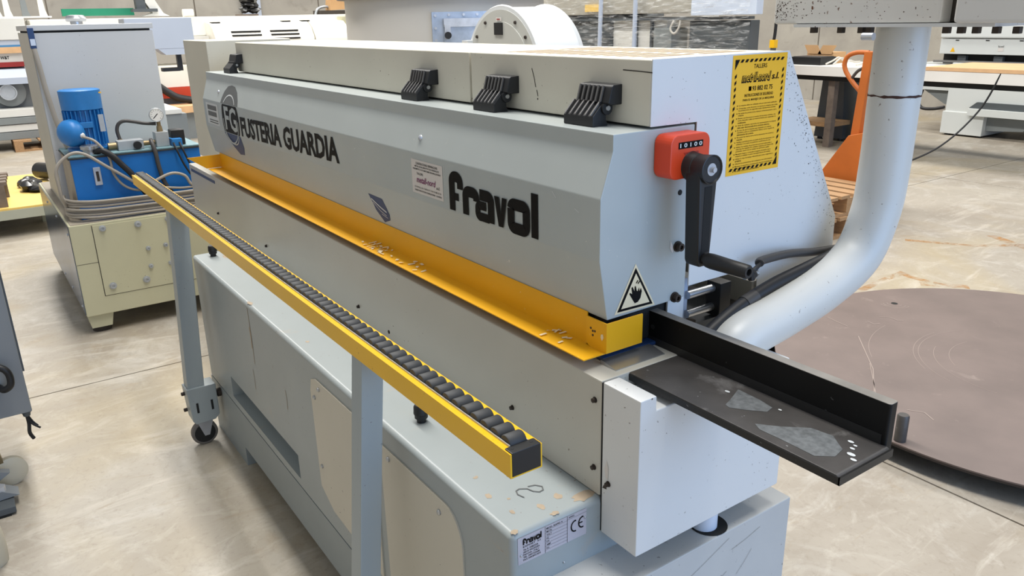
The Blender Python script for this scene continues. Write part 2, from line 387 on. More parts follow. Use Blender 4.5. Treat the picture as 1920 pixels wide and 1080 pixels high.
class Sheet:        # flat print laid on a surface
    def __init__(s, mb, o, r, u, lift=0.0006):
        s.mb = mb; s.o = Vector(o); s.r = Vector(r).normalized(); s.u = Vector(u).normalized(); s.n = s.r.cross(s.u); s.lift = lift
    def p(s, x, y, k): return s.o + s.r * x + s.u * y + s.n * (s.lift * k)
    def poly(s, pts, mi, k=1):
        s.mb.m(mi).add([s.p(x, y, k) for x, y in pts], [tuple(range(len(pts)))]); return s
    def rect(s, x0, y0, x1, y1, mi, k=1): return s.poly([(x0, y0), (x1, y0), (x1, y1), (x0, y1)], mi, k)
    def text(s, key, x, y, wd, ht, mi, k=2):
        vs_, fs, _, _ = GL[key]; s.mb.m(mi).add([s.p(x + a * wd, y + b * ht, k) for a, b in vs_], fs); return s
    def stroke(s, pts, t, mi, k=2, closed=False):
        n = len(pts); P = [Vector(p) for p in pts]; L = []; Rr = []
        for i in range(n):
            if closed: a, b = P[i - 1], P[(i + 1) % n]
            else: a, b = P[max(i - 1, 0)], P[min(i + 1, n - 1)]
            d0 = (P[i] - a); d1 = (b - P[i])
            d0 = d0.normalized() if d0.length > 1e-9 else d1.normalized(); d1 = d1.normalized() if d1.length > 1e-9 else d0
            d = (d0 + d1); d = d.normalized() if d.length > 1e-6 else d1; nn = Vector((-d.y, d.x)); q = t / 2 / max(0.45, nn.dot(Vector((-d1.y, d1.x))))
            L.append(P[i] + nn * q); Rr.append(P[i] - nn * q)
        e = n if closed else n - 1
        s.mb.m(mi).add([s.p(*v, k) for v in L] + [s.p(*v, k) for v in Rr], [(i, i + n, (i + 1) % n + n, (i + 1) % n) for i in range(e)]); return s
    def ring(s, cx, cy, rx, ry, t, mi, k=2, a0=0, a1=2 * PI, n=28):
        full = abs(a1 - a0) > 6.28
        pts = [(cx + rx * math.cos(a0 + (a1 - a0) * i / n), cy + ry * math.sin(a0 + (a1 - a0) * i / n)) for i in range(n if full else n + 1)]
        return s.stroke(pts, t, mi, k, full)
    def disc(s, cx, cy, rx, ry, mi, k=2, n=24): return s.poly([(cx + rx * math.cos(2 * PI * i / n), cy + ry * math.sin(2 * PI * i / n)) for i in range(n)], mi, k)

def rrect(x0, y0, x1, y1, r, tl=1, tr=1, br=1, bl=1, n=5):
    out = []
    for (cx, cy, a, on) in ((x1, y0, -90, br), (x1, y1, 0, tr), (x0, y1, 90, tl), (x0, y0, 180, bl)):
        q = r if on else 0
        ccx = cx - q if cx == x1 else cx + q; ccy = cy - q if cy == y1 else cy + q
        if q == 0: out.append((cx, cy)); continue
        out += [(ccx + q * math.cos(math.radians(a + 90 * i / n)), ccy + q * math.sin(math.radians(a + 90 * i / n))) for i in range(n + 1)]
    return out
def maker_logo(sh, x, y, W, H, mi, k=2):
    """blocky six-letter maker's wordmark; unit grid 6.3 wide x 2 high"""
    sx, sy = W / 6.3, H / 2.0
    q = lambda pts: [(x + a * sx, y + b * sy) for a, b in pts]
    cnt = [0]
    def S(pts, t=0.43):
        cnt[0] += 1; sh.stroke(q(pts), t * sx, mi, k + .22 * cnt[0])
    def arc(cx, cy, r, a0, a1, n=5): return [(cx + r * math.cos(math.radians(a0 + (a1 - a0) * i / n)), cy + r * math.sin(math.radians(a0 + (a1 - a0) * i / n))) for i in range(n + 1)]
    S([(0.2, 0.05), (0.2, 1.5)] + arc(0.48, 1.52, 0.28, 180, 90) + arc(0.55, 1.52, 0.28, 90, 0) + [(.83, 1.22)])      # f
    sh.poly(q([(0.41, 0.60), (0.70, 0.60), (0.70, 0.98), (0.41, 0.98)]), mi, k)
    S([(1.22, 0.05), (1.22, 0.95)] + arc(1.48, 0.98, 0.26, 180, 90) + arc(1.75, 0.98, 0.26, 90, 0) + [(2.01, 0.85)])    # r
    S([(2.25, 1.26), (2.7, 1.26)] + arc(2.78, 1.02, 0.24, 90, 0) + [(3.02, 0.02)])                                       # a
    S([(2.9, 0.19), (2.35, 0.19)] + arc(2.28, 0.36, 0.18, 270, 180) + [(2.10, 0.50)] + arc(2.28, 0.56, 0.18, 180, 90) + [(2.7, 0.74)], 0.34)
    sh.poly(q([(3.27, 1.42), (3.54, 0.02), (3.84, 0.02), (3.69, .60), (3.60, 1.42)]), mi, k + 2); sh.poly(q([(3.84, 0.02), (4.09, 1.42), (3.78, 1.42), (3.69, .60)]), mi, k + 2)                                         # v
    S(arc(4.55, 1.05, 0.22, 180, 90) + arc(5.05, 1.05, 0.22, 90, 0) + arc(5.05, 0.40, 0.22, 0, -90) + arc(4.55, 0.40, 0.22, 270, 180) + [(4.33, 1.05)])  # o
    sh.poly(q([(5.55, 0.0), (5.95, 0.0), (5.95, 2.0), (5.55, 2.0)]), mi, k)                                             # l

# ------------------------------------------------------------------ the hall
fl = MB().box(-16.2, 8, -8, 12.7, -0.2, -0.006).build('floor', 'joint_dark', kind='structure')
xs = [-16, -13.69, -8.69, -3.69, 1.31, 6.31, 8]; ys = [-8, -7.58, -2.58, 2.415, 7.41, 12.4, 12.5]
for i in range(len(xs) - 1):
    for j in range(len(ys) - 1):
        MB().box(xs[i] + .004, xs[i+1] - .004, ys[j] + .004, ys[j+1] - .004, -0.05, 0).build('concrete_slab', 'concrete_floor', fl)
wl = MB().box(-16.3, -16.02, -8, 12.7, -0.2, 7).build('wall_left', 'joint_dark', kind='structure')
y = -8
while y < 12.4:
    MB().box(-16.03, -16.0, y + .012, min(y + 2.4, 12.5) - .012, 0, 7).build('concrete_panel', 'concrete_wall', wl); y += 2.4
wb = MB().box(-16.2, 8, 12.52, 12.8, -0.2, 7).build('wall_back', 'joint_dark', kind='structure')
x = -15.9
while x < 7.9:
    MB().box(x + .012, x + 2.4 - .012, 12.5, 12.53, 0, 7).build('concrete_panel', 'concrete_wall', wb); x += 2.4

# ------------------------------------------------------------------ the edge banding machine
EB = thing('edge_banding_machine', (-2.0, 0.95, 0), 'long grey and cream edge banding machine with black lettering, in the middle of the picture', 'machine')
# base cabinet: front face with a recessed slot
def base_cabinet():
    x0, x1, y0, y1, z0, z1 = -2.95, -0.897, 0.602, 1.22, 0.226, 0.698
    a, b, c, d, dep = -2.64, -1.98, 0.252, 0.33, 0.05
    v = [(x0, y0, z0), (x1, y0, z0), (x1, y0, z1), (x0, y0, z1), (a, y0, c), (b, y0, c), (b, y0, d), (a, y0, d),
         (a, y0+dep, c), (b, y0+dep, c), (b, y0+dep, d), (a, y0+dep, d), (x0, y1, z0), (x1, y1, z0), (x1, y1, z1), (x0, y1, z1)]
    f = [(0, 1, 5, 4), (1, 2, 6, 5), (2, 3, 7, 6), (3, 0, 4, 7), (4, 5, 9, 8), (5, 6, 10, 9), (6, 7, 11, 10), (7, 4, 8, 11), (8, 9, 10, 11),
         (1, 13, 14, 2), (13, 12, 15, 14), (12, 0, 3, 15), (3, 2, 14, 15), (0, 12, 13, 1)]
    bm = bmesh.new(); V = [bm.verts.new(q) for q in v]
    for q in f: bm.faces.new([V[i] for i in q])
    bmesh.ops.recalc_face_normals(bm, faces=bm.faces)
    ed = [e for e in bm.edges if {e.verts[0], e.verts[1]} in ({V[2], V[3]}, {V[2], V[14]}, {V[1], V[2]}, {V[0], V[3]})]
    bmesh.ops.bevel(bm, geom=ed, offset=0.012, segments=4, profile=0.5, affect='EDGES')
    return MB().from_bm(bm)
BC = base_cabinet().build('base_cabinet', 'base_grey', EB)
def rail_poly():
    return [(-2.95, 0.0), (-2.58, 0.0), (-2.58, 0.075), (-1.25, 0.075), (-1.25, 0.0), (-0.95, 0.0), (-0.95, 0.221), (-2.95, 0.221)]
MB().box(-2.94, -.95, .608, 1.1, .219, .228).build('seam', 'dark_void', EB)
MB().prism(rail_poly(), 'y', 0.602, 1.2).build('plinth_rail', 'plinth_dark', EB, 'darker grey plinth rail with a foot at each end')
MB().box(-1.3, -0.802, 0.66, 1.213, 0.002, 0.582, 0.004).build('end_plinth', 'plinth_grey', EB, 'scratched pale grey plinth box at the near end')
mb = MB(); mb.cyl((-0.838, 1.012, 0.5825), (-0.838, 1.012, 0.5832), 0.036, n=28)
mb.build('column_hole', 'dark_void', EB)
MB().cyl((-0.843, 1.005, 0.5832), (-0.843, 1.005, 0.66), 0.025, n=24).build('lift_column', 'blue_white', EB, 'pale round lift column under the end box')
# scratches on the end plinth
mb = MB(); sh = Sheet(mb, (-0.802, 0, 0), (0, 1, 0), (0, 0, 1))
for (a, b, c, d) in ((0.87, 0.505, 1.03, 0.565), (1.04, 0.535, 1.12, 0.552), (0.95, 0.47, 0.965, 0.49), (0.88, 0.49, 0.95, 0.50), (1.06, 0.47, 1.1, 0.51), (1.0, 0.48, 1.03, 0.49)):
    sh.stroke([(a, b), ((a + c) / 2, (b + d) / 2 - 0.002), (c, d)], 0.0006, 0)
mb.build('scratch', 'dark_brown', EB, kind='stuff')
# cream access panels with rounded corners on the cabinet front
def access_panel(poly, screws):
    p = MB().prism(poly, 'y', 0.5985, 0.602).build('access_panel', 'panel_cream', EB, 'cream access panel with rounded corners')
    for x, z in screws:
        MB().lathe((x, 0.5985, z), (0, -1, 0), [(0, .006), (.003, .006), (.005, .003)], 12).build('screw', 'steel', p)
access_panel([(-1.795, .33), (-1.72, .29), (-1.43, .27), (-1.42, .656), (-1.755, .656), (-1.785, .645), (-1.797, .61)], [(-1.735, .635), (-1.77, .60), (-1.77, .40)])
ap = [(-1.42 + .03, .25), (-1.06, .25), (-1.055, .47)] + [(-1.055 - .06 + .06 * math.cos(a), .575 + .07 * math.sin(a)) for a in [PI / 2 * i / 6 for i in range(7)]] + [(-1.39, .645)]
access_panel(ap, [(-1.135, .615), (-1.075, .44), (-1.35, .625)])
# bed: long cream front sheet with a folded top
BD = MB().box(-3.65, -0.899, 0.793, 1.03, 0.700, 0.922, 0.004, only=lambda c, e: c.z > 0.9 and c.y < 0.8 or abs(c.x + .899) < .001).build('bed_panel', 'bed_cream', EB, 'long glossy cream bed panel')
bolt0 = MB().lathe((0, 0, 0), (0, -1, 0), [(0, .0055), (.001, .0055), (.001, .0042), (.006, .0042), (.0065, .003)], 12).build('bolt', 'bolt_dark', BD)
pts = [(-1.899, .763), (-1.166, .762), (-0.916, .881), (-0.916, .75), (-2.666, .764), (-3.261, .77)]
bolt0.location = (pts[0][0], .793, pts[0][1])
for x, z in pts[1:]: inst(bolt0, 'bolt', (x, .793, z), BD)
MB().box(-3.62, -3.25, 0.7915, 0.793, 0.893, 0.905).build('blue_strip', 'ink_blue', BD, 'dark blue strip at the far end')
# inside the bed: conveyor pad, feed wedge
MB().box(-3.4, -0.955, 0.845, 0.975, 0.922, 0.930, 0.003).build('feed_pad', 'ink_blue', EB, 'dark blue feed belt edge')
MB().prism([(-0.955, .9222), (-0.915, .9222), (-0.915, .9235), (-0.945, .929), (-0.955, .929)], 'y', 0.838, 0.955).build('feed_wedge', 'steel', EB, 'bare metal feed wedge')
# near-end box with a notched top
EBX = MB().prism([(0.793, 0.627), (1.169, 0.627), (1.169, 0.896), (0.829, 0.896), (0.829, 0.9215), (0.793, 0.9215)], 'x', -0.8965, -0.806, 0.003).build('end_box', 'end_white', EB, 'white sheet metal box with a notched top at the near end')
MB().box(-0.8975, -0.8962, 0.7924, 0.8, 0.63, 0.92).build('seam', 'dark_void', EBX)
b = inst(bolt0, 'bolt', (-0.878, .793, .735), EBX)
mb = MB(); sh = Sheet(mb, (0, 0.793, 0), (1, 0, 0), (0, 0, 1)); sh.poly([(-.886, .745), (-.879, .742), (-.878, .765), (-.883, .778), (-.888, .762)], 0); sh.poly([(-.893, .72), (-.882, .722), (-.885, .735)], 1)
mb.build('chipped_paint', ['sticker_white', 'dark_brown'], EBX)
# hood
HP = [(.848, 1.001), (.829, 1.109), (.829, 1.216), (.854, 1.291), (.854, 1.319), (1.042, 1.319), (1.037, 1.003)]
HD = MB().prism(HP, 'x', -3.395, -0.951, 0.0025).build('hood', 'hood_grey', EB, 'faceted grey hood carrying the black lettering')
for y_, z_ in ((1.012, 1.105), (1.010, 1.009)):
    MB().lathe((-0.951, y_, z_), (1, 0, 0), [(0, .010), (.003, .010), (.003, .0075), (.011, .0075), (.011, .004), (.007, .004)], 14).build('bolt', 'bolt_dark', HD)
MB().lathe((-0.951, 1.012, 1.203), (1, 0, 0), [(0, .005), (.0008, .005)], 12).build('screw_hole', 'dark_void', HD)
for x_, z_ in ((-1.575, 1.249), (-3.19, 1.253)):
    yy = .829 + (z_ - 1.216) / .075 * .025
    MB().lathe((x_, yy, z_), (0, -.95, .3), [(0, .007), (.003, .006), (.005, .002)], 12).build('screw', 'zinc', HD)
mb = MB(); sh = Sheet(mb, (-2.912, .829, 1.113), (1, 0, .0205), (-.0205, 0, 1)); sh.text('fusteria', 0, 0, .885, .071, 0)
mb.build('lettering', 'ink_black', HD, 'black capital lettering')
# round monogram badge, printed over three facets of the hood
def badge():
    mb = MB(); sh = Sheet(mb, (-3.035, .829, 1.158), (1, 0, 0), (0, 0, 1))
    top = .056
    pts = [(.106 * math.cos(a), min(.108 * math.sin(a), top)) for a in [2 * PI * i / 40 for i in range(40)]]
    pts = [(x, max(y, -.047)) for x, y in pts]
    sh.poly(pts, 0, 1); sh.ring(0, -.005, .090, .078, .006, 1, 2, PI * .97, PI * 2.03)
    vs_, fs, _, _ = GL['fg']; mb.m(1).add([sh.p(-.07 + a * .148, -.038 + b * .088, 2) for a, b in vs_], fs)
    # upper facet (faded brown-grey) and lower facet (dark blue)
    up = Vector((0, .025, .075)).normalized(); s2 = Sheet(mb, (-3.035, .829, 1.216), (1, 0, 0), up)
    s2.poly([(-.108, 0), (.108, 0), (.10, .02), (.075, .05), (.04, .068), (0, .072), (-.045, .066), (-.08, .045), (-.1, .02)], 2, 1)
    s2.ring(0, -.02, .075, .055, .005, 3, 2, .45, PI - .45)
    dn = Vector((0, -.019, .108)).normalized(); s3 = Sheet(mb, (-3.035, .829, 1.109), (1, 0, 0), dn)
    s3.poly([(.1, 0), (-.1, 0), (-.07, -.03), (-.02, -.055), (.03, -.075), (.085, -.07), (.105, -.04)], 4, 1)
    s3.ring(0, .03, .09, .07, .004, 3, 2, PI * 1.15, PI * 1.85)
    mb.build('monogram_badge', ['ink_black', 'hood_grey', 'ink_grey', 'sticker_grey', 'ink_blue'], HD, 'dark round monogram badge')
badge()
mb = MB(); sh = Sheet(mb, (-3.355, .829, 1.123), (1, 0, 0), (0, 0, 1)); sh.rect(0, 0, .165, .082, 0)
sh.rect(.02, .056, .145, .074, 1, 2); sh.rect(.02, .032, .14, .05, 2, 2); sh.rect(.03, .006, .15, .010, 1, 2); sh.rect(.03, .015, .15, .019, 1, 2)
mb.build('sticker', ['sticker_grey', 'ink_grey', 'ink_grey'], HD, 'small faded grey sticker at the far end')
# white service sticker
mb = MB(); sh = Sheet(mb, (-1.606, .829, 1.124), (1, 0, 0), (0, 0, 1)); sh.rect(0, 0, .141, .077, 0)
sh.text('ws1', .022, .0665, .098, .0052, 1).text('ws2', .017, .0600, .110, .0052, 1).text('ws3', .008, .0535, .126, .0052, 1)
sh.text('tallers', .024, .0435, .03, .0052, 1).text('metall', .022, .0255, .088, .0145, 2).text('sl', .112, .0225, .015, .006, 1)
sh.text('ws4', .012, .0125, .12, .0042, 1).text('ws5', .012, .0050, .122, .0052, 1)
mb.build('sticker', ['sticker_white', 'ink_black', 'ink_purple'], HD, 'white service sticker with purple print')
mb = MB(); sh = Sheet(mb, (-1.437, .829, 1.111), (1, 0, .006), (-.0, 0, 1)); maker_logo(sh, 0, 0, .335, .084, 0)
mb.build('maker_lettering', 'ink_black', HD, 'large black stylised maker lettering')
mb = MB(); dn = Vector((0, -.019, .108)).normalized(); sh = Sheet(mb, (-1.87, .829 + .019, 1.001), (1, 0, 0), dn)
sh.poly([(.0, .076), (.02, .048), (.025, .036), (.064, .008), (.10, .020), (.104, .036), (.08, .074)], 0)
sh.stroke([(.014, .064), (.06, .048), (.09, .040)], .004, 1); sh.stroke([(.02, .056), (.055, .038), (.085, .030)], .002, 1); sh.stroke([(.058, .03), (.09, .024)], .0015, 1)
mb.build('sticker', ['ink_blue', 'sticker_grey'], HD, 'torn blue sticker')
# triangular hand warning on the hood end
mb = MB(); sh = Sheet(mb, (-.951, 0, 0), (0, 1, 0), (0, 0, 1))
def tri(f):
    a, b, c = (.911, 1.092), (.864, 1.0075), (.961, 1.0055); g = ((a[0]+b[0]+c[0])/3, (a[1]+b[1]+c[1])/3)
    return [(g[0] + (p[0]-g[0]) * f, g[1] + (p[1]-g[1]) * f) for p in (b, c, a)]
sh.poly(tri(1), 0, 1).poly(tri(.87), 1, 2).poly(tri(.70), 0, 3)
hand = [(.910, 1.020), (.917, 1.021), (.923, 1.027), (.926, 1.039), (.9235, 1.046), (.9205, 1.040), (.919, 1.048), (.916, 1.041), (.9135, 1.043), (.911, 1.052), (.9085, 1.051), (.9085, 1.042), (.9035, 1.052), (.901, 1.050), (.9035, 1.038), (.898, 1.042), (.8965, 1.040), (.903, 1.030)]
sh.poly(hand, 1, 4); sh.poly([(.911, 1.057), (.915, 1.062), (.917, 1.061), (.913, 1.056)], 1, 4); sh.poly([(.915, 1.056), (.920, 1.060), (.921, 1.058), (.917, 1.054)], 1, 4)
mb.build('warning_sign', ['sign_cream', 'ink_black'], HD, 'triangular hand crush warning sign')
mb = MB(); sh = Sheet(mb, (-.951, 0, 0), (0, 1, 0), (0, 0, 1)); sh.poly([(.994, 1.118), (1.0, 1.108), (1.003, 1.098), (.999, 1.095), (.993, 1.105)], 0)
mb.build('chipped_paint', 'sticker_white', HD)
# dark carriage seen below the hood, feed parts at the near end
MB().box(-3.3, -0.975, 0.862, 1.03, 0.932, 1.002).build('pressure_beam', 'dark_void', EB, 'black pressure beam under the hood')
MB().box(-0.972, -0.968, 1.012, 1.054, 0.93, 1.02).build('support_plate', 'end_white', EB)
MB().box(-1.2, -0.99, 1.06, 1.088, 0.93, 1.02).build('side_plate', 'bluegrey_box', EB)
FM = MB().box(-1.12, -0.98, 1.09, 1.30, 0.895, 0.925).build('feed_mechanism', 'darkgrey_machine', EB, 'dark feed mechanism with steel rods')
for z_ in (.987, .948): MB().cyl((-0.985, 1.082, z_), (-0.985, 1.153, z_), .008, n=14).build('rod', 'steel', FM)
MB().box(-1.0, -0.965, 1.153, 1.185, .93, 1.0, .002).build('end_block', 'black_plastic', FM)
MB().prism([(1.085, 1.005), (1.13, 1.012), (1.17, .995), (1.085, .99)], 'x', -1.05, -1.01).build('perforated_bracket', 'alu', FM)
MB().cyl((-0.99, 1.098, .925), (-0.99, 1.098, .93), .012, n=16).build('washer', 'bolt_dark', FM)
# yellow chip tray with a turned-up far end
def tray():
    mb = MB(); t = .002
    x0, x1 = -3.32, -0.946
    mb.prism([(.792, .944), (.845, .944), (.845, 1.004), (.847, 1.004), (.847, .942), (.792, .942)], 'x', x0, -1.0)
    mb.box(-1.0, x1, .792, .842, .942, .944)
    bm = bmesh.new()
    q = [(-3.32, .787, .9455), (-3.32, .847, .9455), (-3.32, .847, .997), (-3.32, .716, .996)]
    a = [bm.verts.new(v) for v in q]; b = [bm.verts.new((v[0] - t, v[1], v[2])) for v in q]
    bm.faces.new(a); bm.faces.new(b[::-1])
    for i in range(4): bm.faces.new((a[i], b[i], b[(i+1) % 4], a[(i+1) % 4]))
    bmesh.ops.recalc_face_normals(bm, faces=bm.faces); mb.from_bm(bm)
    return mb.build('chip_tray', 'yellow_guard', EB, 'long yellow chip tray below the hood')
tray()
GB = MB().prism(rrect(-.996, .944, -.942, .999, .012, 0, 0, 0, 1), 'y', .8395, .8425).build('guard_block', 'yellow_guard', EB, 'yellow folded guard at the near end')
MB().box(-.945, -.942, .8425, .924, .944, .999).build('side_flange', 'yellow_guard', GB)
for dx, dz in ((0, 0), (-.0055, .004), (.0055, .001), (0, -.008)):
    MB().lathe((-.978 + dx, .8395, .976 + dz), (0, -1, 0), [(0, .0022), (.0006, .0022)], 10).build('hole', 'dark_brown', GB)
mb = MB(); sh = Sheet(mb, (0, .8395, 0), (1, 0, 0), (0, 0, 1)); sh.poly([(-.956, .976), (-.951, .978), (-.949, .972), (-.953, .965), (-.957, .97)], 0)
mb.build('chipped_paint', 'sign_cream', GB)
# covers
CF = MB().box(-3.222, -1.512, .935, 1.282, 1.323, 1.430, .003).build('top_cover', 'cover_cream', EB, 'plain cream far top cover')
CN = MB().box(-1.505, -0.9535, .935, 1.282, 1.323, 1.430, .003).build('top_cover', 'cover_cream', EB, 'cream near top cover with louvre slots')
MB().box(-1.53, -1.47, .945, 1.275, 1.33, 1.425).build('cover_rib', 'end_white', EB)
sl = None
for i in range(13):
    x_ = -1.43 + i * .034
    for a, b_ in ((.985, 1.10), (1.125, 1.24)):
        mbs = MB().box(-.007, .007, -(b_ - a) / 2, (b_ - a) / 2, -.004, .0004)
        if sl is None: sl = mbs.build('louvre_slot', 'slot_brown', CN); sl.location = (x_, (a + b_) / 2, 1.43)
        else: inst(sl, 'louvre_slot', (x_, (a + b_) / 2, 1.43), CN)
EP = MB().prism([(.936, 1.323), (.936, 1.4305), (1.284, 1.4305), (1.487, 1.086), (1.489, .997), (1.489, .955), (1.245, .955), (1.245, .995), (1.19, 1.023), (1.0465, 1.023), (1.0465, 1.322)], 'x', -.9535, -.9515).build('end_panel', 'end_white', EB, 'white end panel with a sloping back edge')
MB().prism([(1.0, .45), (1.0, .91), (1.27, 1.30), (1.27, 1.425), (1.284, 1.425), (1.485, 1.084), (1.487, .45)], 'x', -3.2, -1.22).build('rear_housing', 'dark_brown', EB, 'dark inner housing behind the hood')
MB().box(-1.22, -.956, 1.235, 1.487, .94, .99).build('rear_post', 'wrapped_grey', EB)
# yellow safety sign on the end panel
def safety_sign():
    mb = MB(); sh = Sheet(mb, (-.9515, 1.1285, 1.2155), (0, 1, 0), (0, 0, 1), .0004); W, H = .1495, .2125
    sh.rect(0, 0, W, H, 0, 1)
    m, s = .0075, .0052
    def dashes(n, f):
        for i in range(n): sh.poly(f(i), 1, 2)
    st = (W - 2 * m - .012) / 10
    for yb_ in (H - m - s, m):
        dashes(10, lambda i: [(m + (.012 if yb_ > .1 else 0) + i * st, yb_), (m + (.012 if yb_ > .1 else 0) + i * st + st * .55, yb_), (m + (.012 if yb_ > .1 else 0) + i * st + st * .9, yb_ + s), (m + (.012 if yb_ > .1 else 0) + i * st + st * .35, yb_ + s)])
    sv = (H - 2 * m - .03) / 15
    for xb_ in (m, W - m - s * .9):
        o_ = 0.008 if xb_ < .1 else .014
        dashes(15, lambda i: [(xb_, m + o_ + i * sv), (xb_ + s * .9, m + o_ + i * sv + sv * .32), (xb_ + s * .9, m + o_ + i * sv + sv * .82), (xb_, m + o_ + i * sv + sv * .5)])
    sh.poly([(m - .001, H - m), (m - .001, H - m - .0175), (m + .011, H - m)], 1, 2); sh.poly([(W - m + .001, m), (W - m + .001, m + .0175), (W - m - .011, m)], 1, 2)
    sh.text('tallers', .057, .1885, .036, .0075, 1)
    sh.text('metallb', .0255, .1640, .081, .0180, 1, 2); sh.text('metallt', .0275, .1668, .076, .0145, 0, 3); sh.text('sl', .1085, .167, .020, .0115, 1, 3)
    sh.rect(.047, .1495, .0545, .1575, 1); sh.text('phone', .057, .1493, .056, .0085, 1)
    sh.text('instr1', .037, .1395, .079, .0052, 1).text('instr2', .033, .1312, .087, .0058, 1)
    y_ = .1235
    for i in range(len(SAFETY)):
        if i in BUL and i: y_ -= .0012
        k = 'sf%d' % i; nat = GL[k][2] / GL['sf1'][2]
        wd = .1085 * min(1.0, nat); sh.text(k, .0235, y_, wd, .0030, 1)
        if i in BUL: sh.disc(.0195, y_ + .0016, .0011, .0011, 1, 2, 8)
        y_ -= .00382
    mb.build('safety_sign', ['sticker_yellow', 'ink_black'], EP, 'yellow safety instructions sign with black print')
safety_sign()
# counter and crank
CT = MB().prism(rrect(.945, 1.237, 1.038, 1.311, .016, 1, 1, 1, 1), 'x', -.951, -.912, .005).build('counter', 'orange_plastic', EB, 'orange position counter')
mb = MB(); sh = Sheet(mb, (-.912, .962, 1.288), (0, 1, 0), (0, 0, 1)); sh.rect(0, 0, .058, .011, 0, 1); sh.text('digits', .003, .002, .052, .007, 1, 2)
mb.build('digit_window', ['ink_black', 'gauge_face'], CT, 'row of white digits')
mb = MB(); sh = Sheet(mb, (-.912, .975, 1.281), (0, 1, 0), (0, 0, 1)); sh.text('victor', 0, -.004, .036, .0045, 0); mb.build('lettering', 'darkred', CT)
CR = MB().lathe((-.912, .995, 1.257), (1, 0, 0), [(0, .025), (.004, .0235), (.016, .0225), (.017, .0215), (.046, .0245), (.0465, .023), (.044, .021), (.044, .010)], 28)
CR.prism([(.973, 1.252), (1.017, 1.252), (1.0085, 1.098), (1.003, 1.089), (.985, 1.089), (.9805, 1.098)], 'x', -.905, -.872, .004)
CR = CR.build('crank_handle', 'black_plastic', EB, 'black crank handle')
MB().lathe((-.869, .995, 1.257), (1, 0, 0), [(0, .0105), (.002, .0105), (.002, .005), (.009, .0045), (.009, .002)], 20).build('hub_bolt', 'zinc', CR)
MB().box(-.8722, -.8715, .986, 1.004, 1.115, 1.228).build('arm_recess', 'dark_void', CR)
MB().lathe((-.874, .995, 1.103), (1, 0, 0), [(0, .009), (.010, .009), (.0102, .0125), (.02, .0135), (.06, .0125), (.094, .012), (.097, .010), (.097, .006), (.09, .005)], 22).build('grip', 'latch_black', CR, 'revolving black grip')
# clips that hold the hood
def latch(cx, ribs=True):
    x0, x1 = cx - .040, cx + .040
    L = MB().prism([(.884, 1.3192), (.884, 1.336), (.886, 1.338), (.906, 1.3585), (.914, 1.361), (.914, 1.330), (.918, 1.3192)], 'x', x0, x1, .0015)
    L = L.build('latch', 'latch_black', EB, 'black plastic hinge clip')
    u0, u1 = x0 + .010, x1 + .016
    U = MB().prism([(.9045, 1.3585), (.912, 1.385), (.915, 1.388), (.935, 1.389), (.935, 1.355), (.914, 1.355)], 'x', u0, u1, .0015).build('upper_leaf', 'latch_black', L)
    if ribs:
        for i in range(6):
            t = i / 5; xr = x0 + .004 + t * (x1 - x0 - .012)
            MB().prism([(.8855, 1.3365), (.9065, 1.3585), (.9035, 1.3610), (.8828, 1.3392)], 'x', xr, xr + .0034).build('rib', 'rib_grey', L)
            xr = u0 + .004 + t * (u1 - u0 - .026)
            MB().prism([(.9045, 1.3595), (.912, 1.386), (.9092, 1.3868), (.9015, 1.3605)], 'x', xr, xr + .0034).build('rib', 'rib_grey', L)
    for i in range(5):
        xk = x0 + .012 + i * .0145
        MB().cyl((xk, .9075, 1.3565), (xk + .008, .9075, 1.3565), .0055, n=10).build('knuckle', 'latch_black', L)
    MB().lathe((x1 - .001, .913, 1.3495), (1, 0, 0), [(0, .0115), (.005, .0115), (.0055, .011), (.0055, .0055), (.0062, .005), (.0062, .001)], 18).build('pivot', 'latch_black', L)
    MB().lathe((x1 + .005, .913, 1.3495), (1, 0, 0), [(0, .0048), (.0018, .0042)], 14).build('pivot_pin', 'steel', L)
for cx, rb in ((-1.077, True), (-1.380, True), (-1.705, True), (-3.20, False)): latch(cx, rb)
# hand-written mark, rating plate
mb = MB(); sh = Sheet(mb, (0, 0, .698), (1, 0, 0), (0, 1, 0))
def handmark(): return [(-.976, .684), (-.990, .680), (-1.001, .684), (-1.003, .692), (-.995, .704), (-.982, .708), (-.974, .716), (-.975, .725), (-.985, .730), (-.996, .722), (-1.0, .709)]
sh.stroke(handmark(), .0022, 0)
mb.build('hand_drawn_mark', 'ink_grey', BC, 'hand drawn figure on the cabinet top')
mb = MB(); sh = Sheet(mb, (0, 0, .698), (1, 0, 0), (0, 1, 0), .0003)
random.seed(3)
for (cx, cy, rx, ry) in ((-.918, .772, .014, .030), (-.945, .735, .010, .008), (-1.019, .636, .009, .007), (-.906, .614, .007, .008), (-.954, .643, .008, .005), (-.937, .692, .010, .008), (-.908, .700, .006, .010), (-1.082, .650, .005, .006), (-.99, .66, .004, .004), (-1.05, .70, .004, .003), (-1.9, .64, .008, .006), (-2.3, .612, .02, .008), (-1.35, .74, .02, .006), (-2.86, .70, .03, .012)):
    n = 14; sh.poly([(cx + rx * (0.6 + .5 * random.random()) * math.cos(2 * PI * i / n), cy + ry * (0.6 + .5 * random.random()) * math.sin(2 * PI * i / n)) for i in range(n)], 0, 1)
mb.build('worn_paint', 'worn_metal', BC, kind='stuff')
mb = MB(); sh = Sheet(mb, (0, .602, 0), (1, 0, 0), (0, 0, 1), .0004)
